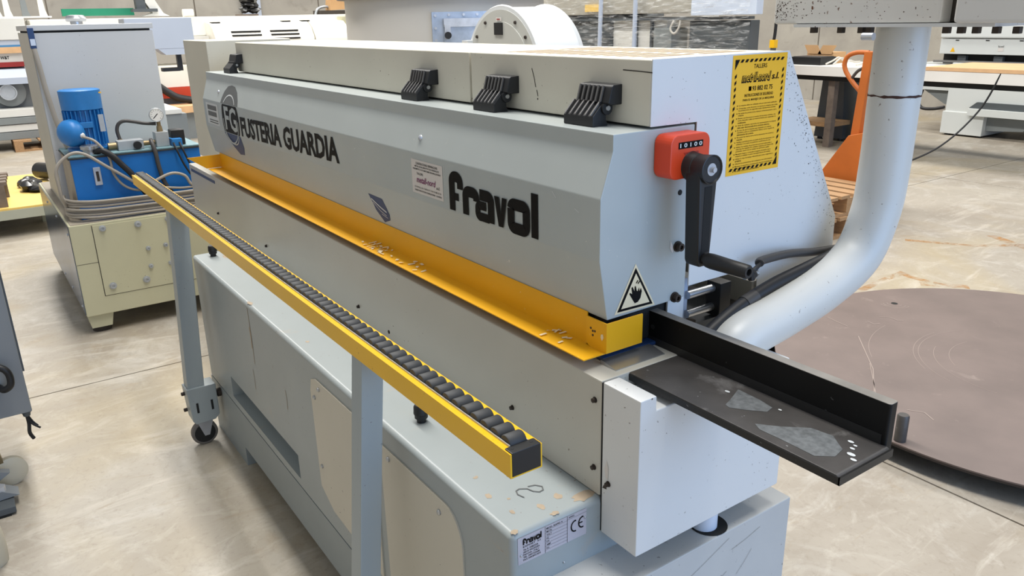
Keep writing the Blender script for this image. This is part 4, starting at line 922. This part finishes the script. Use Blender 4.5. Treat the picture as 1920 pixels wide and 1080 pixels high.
# rust run marks on the floor
st = MB(); sh = Sheet(st, (0, 0, 0), (1, 0, 0), (0, 1, 0), .0004)
def floorline(pts, t): sh.stroke(pts, t, 0, 1)
rm = M['rust_stain']; nt = rm.node_tree; tcn = nt.nodes.new('ShaderNodeTexCoord')
nt.links.new(mul(nt, ramp(nt, noise(nt, tcn.outputs['Object'], 9, 8, 1.0, .7), .42, .72), .8), nt.nodes['Principled BSDF'].inputs['Alpha'])
floorline([(-2.33, 3.92), (-2.36, 4.2), (-2.37, 4.45), (-2.30, 4.42), (-2.12, 4.42)], .045); floorline([(-2.2, 4.35), (-2.0, 4.5)], .07)
floorline([(-2.75, 5.15), (-2.4, 5.35), (-2.1, 5.75)], .05); floorline([(-2.45, 5.7), (-2.15, 5.55), (-2.05, 5.75)], .07)
st.build('rust_mark', 'rust_stain', fl)

# ------------------------------------------------------------------ pallet truck and pallet, behind the machine on the right
WP = thing('wooden_pallet', (-3.0, 5.0, 0), 'wooden pallet on the floor behind the white end panel', 'pallet')
def pallet(par, x0, y0, L, W_, mat, H=.145, n=6, gap=.4, rot=False):
    bw = W_ / (n + (n - 1) * gap)
    for k in range(n):
        a = y0 + k * bw * (1 + gap)
        (MB().box(x0, x0 + L, a, a + bw, H - .022, H) if not rot else MB().box(x0 + (a - y0), x0 + (a - y0) + bw, y0, y0 + L, H - .022, H)).build('board', mat, par)
    for k in range(3):
        c = k * (L - .1) / 2
        for j in range(3):
            d = j * (W_ - .1) / 2
            (MB().box(x0 + c, x0 + c + .1, y0 + d, y0 + d + .1, .022, H - .022) if not rot else MB().box(x0 + d, x0 + d + .1, y0 + c, y0 + c + .1, .022, H - .022)).build('block', mat, par)
        (MB().box(x0 + c, x0 + c + .1, y0, y0 + W_, 0, .022) if not rot else MB().box(x0, x0 + W_, y0 + c, y0 + c + .1, 0, .022)).build('bottom_board', mat, par)
pallet(WP, -4.2, 4.55, 1.15, .8, 'wood', .145)
WP2 = thing('wooden_pallet', (-3.0, 5.0, .145), 'upper wooden pallet of the stack behind the white end panel', 'pallet')
n0 = set(bpy.data.objects)
pallet(WP2, -4.22, 4.57, 1.15, .8, 'wood', .145)
for o in set(bpy.data.objects) - n0: o.location.z += .145
PK = thing('pallet_truck', (-3.25, 5.6, 0), 'orange pallet truck with loop handle standing behind the white bent tube', 'pallet truck')
BDY = MB().prism([(-3.64, .24), (-3.18, .24), (-3.18, .62), (-3.31, .645), (-3.44, .61), (-3.64, .31)], 'y', 5.42, 5.75, .008).build('pump_body', 'orange_truck', PK, 'chipped orange triangular body')
MB().prism([(-3.455, .60), (-3.385, .60), (-3.355, 1.21), (-3.42, 1.21)], 'y', 5.47, 5.53, .008).build('drawbar', 'orange_truck', PK)
MB().tube([(-3.40, 5.5, 1.20), (-3.49, 5.5, 1.20), (-3.56, 5.5, 1.175), (-3.585, 5.5, 1.12), (-3.565, 5.5, 1.06), (-3.50, 5.5, .985), (-3.43, 5.5, .92), (-3.41, 5.5, .87)], .017, 12, 6).build('loop_handle', 'orange_truck', PK)
MB().tube([(-3.41, 5.5, 1.10), (-3.47, 5.5, 1.07), (-3.51, 5.5, 1.02)], .012, 8, 4).build('release_lever', 'hose_grey', PK)
MB().box(-3.30, -3.18, 4.6, 5.45, .05, .11).build('fork', 'orange_truck', PK); MB().box(-3.54, -3.42, 4.6, 5.45, .05, .11).build('fork', 'orange_truck', PK)
for x_ in (-3.46, -3.32): MB().cyl((x_ - .03, 5.58, .09), (x_ + .03, 5.58, .09), .09, n=20).build('steering_wheel', 'black_rubber', PK)
MB().box(-3.50, -3.28, 5.52, 5.64, .09, .30).build('wheel_column', 'darkgrey_machine', PK)

# ------------------------------------------------------------------ work table with odds and ends
WT = thing('work_table', (-4.2, 8.5, 0), 'long white-edged work table along the back wall, behind the pallet truck', 'table')
MB().box(-6.05, -2.2, 8.05, 9.0, .80, .905, .004).build('tabletop', 'table_white', WT)
MB().box(-6.0, -2.2, 8.12, 8.95, .745, .80).build('under_frame', 'dark_void', WT, 'black under frame')
tag(MB().box(-4.35, -2.2, 8.046, 8.98, .906, .940).build('brown_board', 'pale_wood'), 'long brown board lying on the white-edged work table', 'board')
for x_, y_ in ((-5.45, 8.2), (-2.5, 8.2), (-5.45, 8.9), (-2.5, 8.9)): MB().box(x_ - .04, x_ + .04, y_ - .04, y_ + .04, 0, .745).build('leg', 'old_wood', WT)
MB().box(-5.95, -5.45, 8.2, 8.6, .22, .27).build('stretcher', 'wood', WT)
UC = thing('under_table_cabinet', (-5.5, 8.8, 0), 'dark grey machine base standing under the work table', 'cabinet')
MB().prism([(-5.95, .03), (-5.56, .03), (-5.62, .74), (-5.90, .74)], 'y', 8.65, 9.1).build('body', 'darkgrey_machine', UC)
for x_ in (-5.9, -5.62): MB().cyl((x_, 8.7, 0), (x_, 8.7, .03), .03, n=12).build('foot', 'latch_black', UC)
UC2 = thing('under_table_cabinet', (-5.2, 8.8, 0), 'lighter grey machine base beside the dark one under the work table', 'cabinet')
MB().prism([(-5.35, .03), (-5.02, .03), (-5.05, .74), (-5.32, .74)], 'y', 8.6, 9.0).build('body', 'grey_machine', UC2)
for x_ in (-5.3, -5.07): MB().cyl((x_, 8.65, 0), (x_, 8.65, .03), .03, n=12).build('foot', 'latch_black', UC2)
TC = MB().box(-6.02, -5.62, 8.15, 8.45, .905, .99, .006).m(1).box(-6.0, -5.64, 8.17, 8.43, .985, .995)
tag(TC.build('tool_case', ['latch_black', 'hose_grey']), 'flat black tool case on the left end of the table', 'case')
CBX = thing('cardboard_box', (-5.85, 8.62, .905), 'small open cardboard box behind the black tool case', 'box')
MB().box(-6.05, -5.70, 8.5, 8.75, .905, 1.03).build('body', 'cardboard', CBX)
for x0, s_ in ((-6.05, -1), (-5.70, 1)):
    MB().obox((x0 - s_ * .08 , 8.49, 1.06), (.09, 0, .0), (0, .002, 0.0), (.03 * s_, 0, .05)).build('flap', 'cardboard', CBX)
random.seed(9)
for k, nm in enumerate(('first whitish bracket right of the black tool case', 'second whitish bracket right of the black tool case, bent up', 'third whitish bracket in the scrap row on the table', 'fourth whitish bracket in the scrap row on the table', 'last whitish bracket of the scrap row, nearest the truck handle')):
    x_ = -5.50 + k * .115; y_ = 8.2 + random.random() * .1
    p_ = [(x_ - .05, y_ - .09, .922), (x_ - .01, y_ - .02, .935 + random.random() * .06), (x_ + .01, y_ + .05, .99 - .02 * (k % 3)), (x_ + .03, y_ + .12, .95)]
    tag(MB().tube(p_, .010, 8, 4).build('bracket_scrap', 'scrap_white'), nm, 'scrap', 'scraps on the work table')
tag(MB().tube([(-4.45, 8.0, .93), (-4.55, 8.02, .96), (-4.60, 8.0, .90), (-4.58, 8.02, .83), (-4.50, 8.02, .80)], .008, 8, 5).build('loose_cable', 'hose_grey'), 'grey loose cable hanging over the front edge of the work table', 'cable')
tag(MB().tube([(-3.62, 8.06, .93), (-3.75, 8.0, .55), (-3.95, 7.7, .2), (-4.2, 7.2, .03), (-4.5, 6.9, .012), (-4.9, 6.9, .012), (-5.2, 7.3, .012)], .009, 8, 8).build('floor_cable', 'hose_black'), 'black cable running from the table down to the floor', 'cable')

# ------------------------------------------------------------------ large white machine at the right
BM = thing('panel_machine', (-3.5, 10.6, 0), 'very long white machine body behind the work table at the right', 'machine')
MB().box(-5.3, 0.5, 10.05, 11.4, 1.145, 2.2, .02).build('upper_hood', 'right_machine', BM)
MB().box(-5.3, 0.5, 10.08, 11.3, .96, 1.14, .006).build('front_beam', 'right_machine', BM)
MB().box(-5.3, 0.5, 10.2, 11.3, .84, .96).build('gap', 'dark_void', BM)
MB().box(-5.35, 0.5, 10.06, 10.12, .86, .885).build('steel_rod', 'steel', BM)
MB().box(-5.1, 0.5, 10.04, 11.3, .27, .86, .01).build('body', 'right_machine', BM)
MB().box(-5.12, -4.62, 10.02, 10.7, .02, .29, .01).build('foot', 'right_machine', BM)
MB().prism([(-4.65, .08), (-4.2, .11), (-4.1, .24), (-4.65, .24)], 'y', 10.1, 10.5).build('foot_brace', 'grey_machine', BM)
MB().prism([(-4.80, .35), (-4.72, .42), (-3.55, .42), (-3.48, .35), (-3.55, .28), (-4.80, .28)], 'y', 10.00, 10.05).build('skirt_recess', 'darkgrey_machine', BM)
MB().box(-4.80, -3.48, 9.97, 10.05, .26, .345, .004).build('skirt_rail', 'right_machine', BM)
for x_ in (-5.06, -4.68): MB().cyl((x_, 10.1, 0), (x_, 10.1, .03), .035, n=12).build('levelling_foot', 'latch_black', BM)
MB().prism([(-5.5, .52), (-5.1, .52), (-5.1, .35), (-5.2, .35)], 'y', 10.2, 10.6).build('side_chute', 'grey_machine', BM)
MB().box(-5.6, -5.1, 10.15, 10.7, .52, .84).build('side_box', 'right_machine', BM)
MB().tube([(-5.45, 10.1, .52), (-5.47, 10.08, .38), (-5.4, 10.05, .30), (-5.25, 10.05, .30), (-5.12, 10.05, .33)], .02, 10, 6).build('hose', 'hose_black', BM)
for k in range(9): MB().box(-5.1 + k * .42, -5.0 + k * .42, 10.14, 10.2, .87, .94).build('clamp', 'darkgrey_machine', BM)
for x_ in (-5.1, -4.75, -4.38, -4.30, -4.05): MB().box(x_ - .02, x_ + .02, 10.074, 10.08, 1.115, 1.125).build('slot', 'dark_void', BM)
mb = MB(); sh = Sheet(mb, (-5.17, 10.08, .985), (1, 0, 0), (0, 0, 1), .002); sh.poly([(0, 0), (.06, 0), (.03, .055)], 0)
mb.build('warning_label', 'sticker_yellow', BM)
mb = MB(); sh = Sheet(mb, (-4.62, 10.08, 1.0), (1, 0, 0), (0, 0, 1), .002); sh.rect(0, 0, .06, .04, 0); sh.text('rlabel', 0, .045, .06, .022, 1)
mb.build('small_label', ['sticker_white', 'ink_black'], BM)

# ------------------------------------------------------------------ wrapped machine, fan and vessel behind the covers
WM = thing('wrapped_machine', (-7.5, 7.4, 0), 'grey machine wrapped in clear stretch film, behind the louvred top cover', 'machine')
MB().box(-9.2, -7.95, 7.05, 8.0, .3, 1.50, .01).build('dark_body', 'darkgrey_machine', WM)
MB().box(-7.95, -7.0, 7.1, 8.0, .3, 1.46, .01).build('pale_body', 'pale_machine', WM)
MB().box(-7.15, -6.85, 7.02, 7.3, .8, 1.34, .02).build('motor_box', 'grey_machine', WM)
MB().box(-6.60, -5.74, 7.05, 7.2, .3, 1.415, .008).build('grey_cabinet', 'darkgrey_machine', WM)
MB().box(-9.5, -6.5, 7.0, 7.7, 1.50, 1.72, .02).build('top_beam', 'wrapped_grey', WM)
MB().box(-9.3, -5.75, 7.0, 7.12, 1.425, 1.455).build('cross_bar', 'darkgrey_machine', WM)
MB().box(-6.5, -5.6, 6.95, 7.06, 1.47, 1.80, .008).build('white_box', 'blue_white', WM, 'white film-covered box')
MB().box(-8.35, -8.05, 6.96, 7.0, 1.54, 1.63).build('yellow_label', 'yellow_board', WM)
for x_ in (-7.5, -7.23): MB().box(x_ - .015, x_ + .015, 7.06, 7.09, 1.0, 1.46).build('dark_strip', 'darkgrey_machine', WM)
for x_, dx in ((-7.98, -.05), (-7.36, -.01)): MB().tube([(x_ + dx, 6.92, .3), (x_, 6.92, 1.85)], .028, 10, 0).build('pale_post', 'bluegrey_box', WM)
MB().box(-9.3, -5.7, 6.95, 8.0, .0, .3).build('pallet_base', 'wood', WM)
MB().tube([(-6.78, 6.98, 1.42), (-6.82, 6.97, 1.33), (-6.76, 6.97, 1.28), (-6.70, 6.98, 1.34), (-6.68, 6.98, 1.42)], .012, 8, 5).build('rope_loop', 'scrap_white', WM)
nx, nz = 60, 22; mb = MB(); random.seed(4)
vs_ = [(-9.5 + 3.85 * i / nx, 6.90 + .035 * math.sin(i * .9 + j) * math.sin(j * 1.7 + i * .35) + random.random() * .02, .9 + .84 * j / nz) for j in range(nz + 1) for i in range(nx + 1)]
mb.add(vs_, [(j * (nx + 1) + i, j * (nx + 1) + i + 1, (j + 1) * (nx + 1) + i + 1, (j + 1) * (nx + 1) + i) for j in range(nz) for i in range(nx)])
mb.build('stretch_film', 'stretch_film', WM, 'crinkled clear stretch film', smooth=False)
CBP = thing('hanging_cable', (-5.35, 7.2, 0), 'black cable with yellow plug hanging right of the wrapped machine', 'cable')
MB().tube([(-5.42, 7.05, 1.9), (-5.42, 7.05, 1.35), (-5.43, 7.05, 1.22)], .016, 8, 4).build('cable', 'hose_black', CBP)
MB().box(-5.46, -5.40, 7.02, 7.08, 1.14, 1.22, .004).build('plug', 'yellow_rail', CBP)
MB().box(-5.45, -5.41, 7.03, 7.07, 0, 1.14).build('stand', 'darkgrey_machine', CBP)

FN = thing('fan_housing', (-4.74, 3.4, 0), 'white round fan housing with small black window, behind the far top cover', 'fan')
MB().lathe((-4.74, 3.2, 1.12), (0, 1, 0), [(0, .40), (.0, .455), (.012, .462), (.02, .445), (.37, .445), (.38, .462), (.392, .455), (.392, .3)], 64).build('casing', 'fan_white', FN)
MB().lathe((-4.74, 3.196, 1.12), (0, 1, 0), [(0, .43), (.004, .43)], 64).build('face_plate', 'fan_face', FN)
MB().lathe((-4.74, 3.190, 1.12), (0, 1, 0), [(0, .34), (.0, .352), (.006, .352)], 64).build('inner_ring', 'fan_face', FN)
MB().box(-4.80, -4.70, 3.183, 3.19, 1.385, 1.465).build('window', 'dark_void', FN)
mb = MB(); Sheet(mb, (-4.78, 3.19, 1.475), (1, 0, 0), (0, 0, 1), .002).rect(0, 0, .065, .025, 0).rect(.012, .008, .05, .016, 1, 2); mb.build('label', ['sticker_white', 'darkred'], FN)
for a in (40, 62, 118, 140): MB().lathe((-4.74 + .39 * math.cos(math.radians(a)), 3.196, 1.12 + .39 * math.sin(math.radians(a))), (0, -1, 0), [(0, .012), (.01, .010)], 10).build('bolt', 'bolt_dark', FN)
MB().box(-5.05, -4.43, 3.25, 3.55, 0, .72).build('stand', 'fan_white', FN)
MB().box(-5.18, -5.10, 3.15, 3.25, 1.31, 1.345).build('clamp', 'fan_white', FN)
VS = thing('round_vessel', (-7.2, 4.2, 0), 'big pale cylindrical tank with dark top flange, behind the far top cover', 'tank')
MB().lathe((-7.2, 4.2, .3), (0, 0, 1), [(0, .98), (1.385, .98)], 96).build('drum', 'vessel_grey', VS)
MB().lathe((-7.2, 4.2, 1.685), (0, 0, 1), [(0, .98), (0, 1.05), (.05, 1.05), (.05, .98), (.3, .98)], 96).build('top_flange', 'flange_dark', VS)
for a in (0, 90, 180, 270): MB().box(-7.2 + .8 * math.cos(math.radians(a)) - .06, -7.2 + .8 * math.cos(math.radians(a)) + .06, 4.2 + .8 * math.sin(math.radians(a)) - .06, 4.2 + .8 * math.sin(math.radians(a)) + .06, 0, .3).build('leg', 'vessel_grey', VS)
HN = Vector((.90, -.436, 0)).normalized(); HR = Vector((.436, .90, 0)).normalized(); HC = Vector((-7.2, 4.2, 0)) + HN * .995
hd = MB()
def hb(c0, c1, z0, z1, d0, d1, mat, name, par): 
    return MB().obox(HC + HR * ((c0 + c1) / 2) + HN * ((d0 + d1) / 2) + Vector((0, 0, (z0 + z1) / 2)), HR * ((c1 - c0) / 2), HN * ((d1 - d0) / 2), (0, 0, (z1 - z0) / 2)).build(name, mat, par)
H0 = hb(-.20, .42, .85, 1.555, -.20, .02, 'galvanised', 'hatch', VS); H0['label'] = 'galvanised inspection hatch'
hb(-.10, .42, .85, 1.475, .02, .05, 'galvanised', 'hatch_door', H0); hb(-.10, .42, 1.43, 1.50, .05, .075, 'zinc', 'hatch_bar', H0); hb(-.095, -.045, 1.33, 1.45, .05, .09, 'zinc', 'hatch_latch', H0)
MB().cyl(HC + HR * (-.07) + HN * .09 + Vector((0, 0, 1.36)), HC + HR * (-.07) + HN * .12 + Vector((0, 0, 1.36)), .03, n=16).build('hatch_knob', 'latch_black', H0)
for c_, z_ in ((-.17, 1.525), (-.05, 1.53), (.08, 1.53), (.2, 1.53), (-.17, 1.32), (-.17, 1.42)): MB().cyl(HC + HR * c_ + HN * .02 + Vector((0, 0, z_)), HC + HR * c_ + HN * .03 + Vector((0, 0, z_)), .012, n=8).build('bolt', 'zinc', H0)

# ------------------------------------------------------------------ machines along the left wall
SM = thing('panel_saw', (-12.6, 0, 0), 'sliding panel saw with dark red stripe and round blade guard at the left edge', 'machine')
MB().box(-13.2, -12.3, -2.5, .95, 1.36, 1.625, .01).build('top_beam', 'pale_machine', SM)
for z0, z1, m_ in ((1.30, 1.36, 'bluegrey_box'), (1.275, 1.30, 'blue_stripe')): MB().box(-13.1, -12.32, -2.5, .85, z0, z1).build('stripe', m_, SM)
MB().box(-13.1, -12.3, -2.5, .85, 1.20, 1.275).build('wood_top', 'pale_wood', SM)
MB().box(-13.1, -12.35, -2.5, .85, 1.09, 1.20).build('beam', 'pale_machine', SM)
MB().box(-13.1, -12.33, -2.5, .85, 1.03, 1.09).build('red_stripe', 'darkred', SM)
mb = MB(); Sheet(mb, (-12.35, .60, 1.125), (0, 1, 0), (0, 0, 1), .002).text('saw', 0, 0, .10, .04, 0); mb.build('lettering', 'ink_black', SM)
MB().prism([(-12.5, 1.03), (-12.30, 1.0), (-12.22, .9), (-12.22, .82), (-12.5, .80)], 'y', -2.5, .95).build('steel_skirt', 'bluegrey_box', SM)
MB().box(-13.0, -12.45, -2.3, .95, .14, .80).build('base', 'grey_machine', SM)
MB().lathe((-12.40, .62, .72), (1, 0, 0), [(0, .185), (.05, .185), (.06, .16)], 32).build('blade_guard', 'grey_machine', SM)
MB().lathe((-12.32, .60, .72), (1, 0, 0), [(0, .10), (.05, .10), (.05, .085), (.03, .08)], 24).build('ring', 'alu', SM)
STK = thing('beam_stack', (-12.2, 0, .14), 'stack of grey steel beams on a pallet under the panel saw', 'stack')
zz = .142
for k, (h_, m_) in enumerate(((.10, 'grey_machine'), (.09, 'pale_machine'), (.09, 'grey_machine'), (.10, 'pale_machine'))):
    MB().box(-12.42, -12.08 - .02 * (k % 2), -2.3, .98 - .01 * k, zz, zz + h_ - .008, .004).build('steel_beam', m_, STK); zz += h_
PW = thing('wooden_pallet', (-12.4, .3, 0), 'brown pallet on the floor under the stack of steel beams', 'pallet')
pallet(PW, -12.5, .52, .6, .75, 'wood', .14, n=3)
PW2 = thing('wooden_pallet', (-12.4, -.6, 0), 'dark pallet at the left edge under the stack of steel beams', 'pallet')
pallet(PW2, -12.5, -.62, .6, .9, 'old_wood', .14, n=3)
WB = thing('white_edge_bander', (-12.4, 4, 0), 'long bright white machine with rounded vented cover along the left wall', 'machine')
MB().box(-13.0, -12.3, 1.0, 5.9, 1.34, 1.60, .02).build('top_body', 'white_machine', WB)
pf = [(-12.3, .95), (-11.85, .95), (-11.80, 1.15), (-11.83, 1.30), (-11.92, 1.42), (-12.05, 1.50), (-12.25, 1.52), (-12.3, 1.52)]
def vent_cover(y0, y1):
    c = MB().prism([(p[0], p[1]) for p in pf], 'y', y0, y1).build('curved_cover', 'white_machine', WB); return c
cv = vent_cover(3.18, 4.62); vent_cover(4.64, 5.2)
for y0 in (3.42, 3.98):
    for k, (x_, z_) in enumerate(((-11.885, 1.385), (-11.850, 1.335), (-11.825, 1.28))):
        MB().box(x_ - .012, x_ + .012, y0, y0 + .42, z_ - .010, z_ + .010).build('vent_slot', 'dark_void', cv)
for y0 in (3.22, 4.25, 4.55): MB().box(-12.2, -12.08, y0, y0 + .12, 1.505, 1.522).build('dark_catch', 'dark_void', cv)
MB().box(-12.9, -12.1, 1.0, 3.16, 1.18, 1.34).build('beam', 'pale_machine', WB)
MB().box(-12.9, -12.1, 5.2, 5.9, 1.0, 1.40).build('end_body', 'white_machine', WB)
MB().box(-12.9, -12.0, 1.0, 5.9, .67, .96, .01).build('lower_body', 'white_machine', WB)
MB().box(-12.9, -11.98, 1.0, 5.9, .53, .67).build('red_panel', 'red_paint', WB)
MB().box(-12.8, -12.1, 1.35, 5.7, 0, .53).build('plinth', 'grey_machine', WB)
MB().tube([(-11.9, 2.3, .75), (-11.88, 2.45, .62), (-11.85, 2.6, .53), (-11.8, 2.9, .47)], .05, 12, 5).build('black_hose', 'hose_black', WB)
MB().box(-11.96, -11.5, 2.25, 3.3, .36, .45).build('wooden_shelf', 'pale_wood', WB)
MB().box(-11.9, -11.6, 2.3, 3.2, 0, .36).build('shelf_base', 'grey_machine', WB)
GB2 = thing('grey_console', (-9.2, 2.0, 0), 'pale blue-grey control console on a black bracket, above the motor gauge', 'console')
MB().box(-9.3, -9.0, 1.55, 2.20, 1.265, 1.568, .006).build('housing', 'bluegrey_box', GB2)
MB().prism([(1.83, 1.265), (2.195, 1.265), (2.15, 1.205), (1.90, 1.205)], 'x', -9.25, -9.0).build('chin', 'bluegrey_box', GB2)
MB().box(-9.14, -9.08, 2.02, 2.065, 1.04, 1.205).build('bracket', 'latch_black', GB2)
MB().box(-9.27, -9.15, 1.56, 1.66, 0, 1.27).build('stand', 'bluegrey_box', GB2)
MB().box(-9.12, -9.02, 1.85, 2.02, 1.04, 1.075).build('bracket', 'latch_black', GB2)
GC = thing('grey_cabinet', (-6.1, 1.2, 0), 'plain grey cabinet with pale lid behind the blue tank', 'cabinet')
MB().box(-6.5, -5.82, 1.09, 1.30, 0, .923, .004).build('body', 'grey_machine', GC)
MB().box(-6.5, -5.81, 1.09, 1.27, .923, .955, .004).build('lid', 'pale_machine', GC)

# low deck with yellow board
DK = thing('low_deck', (-7.6, -.3, 0), 'low platform with yellow board top at the left, behind the blue steel base', 'platform')
MB().box(-8.5, -6.92, -1.4, .55, .135, .205).build('frame', 'deck_frame', DK)
MB().box(-8.5, -6.93, -1.4, .55, .205, .222, .003).build('board_top', 'yellow_board', DK)
for x_ in (-8.3, -7.4):
    for y_ in (-1.2, .45): MB().box(x_ - .05, x_ + .05, y_ - .05, y_ + .05, 0, .135).build('leg', 'deck_frame', DK)
PD = thing('wooden_pallet', (-7.8, -.1, .222), 'weathered brown pallet standing on the yellow board', 'pallet')
for k in range(4): MB().box(-7.50 + k * .14, -7.41 + k * .14, -1.0, .235 - .012 * k, .385, .41).build('board', 'old_wood', PD)
for x_ in (-7.48, -7.24, -7.06): MB().box(x_, x_ + .08, .06, .215 if x_ < -7.3 else .18, .222, .385).build('block', 'old_wood', PD)
BF = thing('film_bundle', (-8.0, .42, .222), 'crumpled black film roll lying on the yellow board', 'film')
MB().cyl((-8.15, .50, .30), (-7.95, .62, .30), .07, n=18).build('roll', 'film_black', BF)
random.seed(8); mb = MB()
for k in range(7): mb.ball((-7.95 + k * .07, .40 - .03 * (k % 3), .245 + .01 * (k % 2)), .09, .06, .03 + .01 * (k % 3), 8, 5)
mb.v = [(a + random.random() * .03, b_ + random.random() * .03, max(.2225, c_ + random.random() * .012)) for a, b_, c_ in mb.v]
mb.build('crumpled_tail', 'film_black', BF)
# objects on top of the left machines, against the wall
tag(MB().box(-12.85, -12.80, 1.45, 2.36, 1.64, 1.735).build('green_board', 'green_paint'), 'green board lying on top of the pale saw beam', 'board')
BR = thing('clamp_row', (-12.7, 1.0, 1.625), 'row of white upright clamps on the saw beam at top left', 'clamp')
for y_, m_ in ((.70, 'pale_machine'), (.82, 'white_machine'), (1.02, 'grey_machine'), (1.22, 'white_machine')):
    MB().prism([(y_ - .05, 1.63), (y_ + .05, 1.63), (y_ + .025, 1.72), (y_ + .0, 2.1), (y_ - .04, 2.1)], 'x', -12.72, -12.68).build('upright', m_, BR)
MB().box(-12.8, -12.6, .66, 1.3, 1.626, 1.645).build('rail', 'white_machine', BR)
AR = thing('angled_arm', (-12.6, 2.5, 1.6), 'white angled machine arm above the blue-grey console', 'arm')
MB().prism([(2.40, 1.62), (2.78, 1.62), (2.70, 1.66), (2.55, 1.95), (2.40, 1.95), (2.56, 1.66)], 'x', -12.75, -12.55).build('arm', 'pale_machine', AR)
MB().box(-12.7, -12.5, 2.30, 2.62, 1.68, 1.72).build('bracket', 'darkgrey_machine', AR)
MB().box(-12.7, -12.55, 2.36, 2.48, 1.72, 1.95).build('motor', 'darkgrey_machine', AR)
tag(MB().lathe((-12.5, 2.95, 1.655), (0, 1, 0), [(0, .0), (0, .053), (.14, .053), (.14, .03)], 24).build('white_end_cover', 'white_machine'), 'small white round cap on top of the white machine', 'cap')
random.seed(6); mb = MB()
for k in range(12): mb.ball((-12.5 + random.random() * .1, 3.75 + random.random() * .22, 1.66 + k * .016), .09, .09, .05, 8, 5)
mb.v = [(a + random.random() * .04, b_ + random.random() * .04, max(1.627, c_ + random.random() * .03)) for a, b_, c_ in mb.v]
tag(mb.build('black_bag', 'film_black'), 'crumpled black plastic bag on top of the white machine', 'bag')
tag(MB().box(-12.6, -12.35, 3.72, 3.99, 1.602, 1.625).build('brown_tray', 'old_wood'), 'flat brown wooden tray under the black plastic bag', 'tray')
MO = thing('tool_rack', (-12.5, 5.3, 1.6), 'dark box rack with cardboard and thin hoop, left of the round vessel', 'rack')
MB().box(-12.7, -12.4, 4.98, 5.45, 1.602, 1.66).build('box', 'dark_brown', MO)
MB().prism([(5.15, 1.66), (5.5, 1.68), (5.5, 1.95), (5.18, 1.95)], 'x', -12.6, -12.4).build('cardboard', 'cardboard', MO)
MB().tube([(-12.5, 4.93, 1.58), (-12.5, 4.98, 1.68), (-12.5, 5.1, 1.72), (-12.5, 5.2, 1.70)], .02, 8, 5).build('hoop', 'alu', MO)
for y_, lb in ((5.25, 'left one of two pale plastic pots beside the round vessel'), (5.45, 'right one of two pale plastic pots, next to the round vessel')): tag(MB().cyl((-12.2, y_, 1.401), (-12.2, y_, 1.56), .08, .075, n=16).build('plastic_pot', 'pump_cream'), lb, 'pot', 'pots beside the round vessel')
tag(MB().box(-15.95, -15.9, 4.85, 5.2, 0, 4.0).build('wall_column', 'bluegrey_box'), 'pale blue-grey steel column on the left wall', 'column')
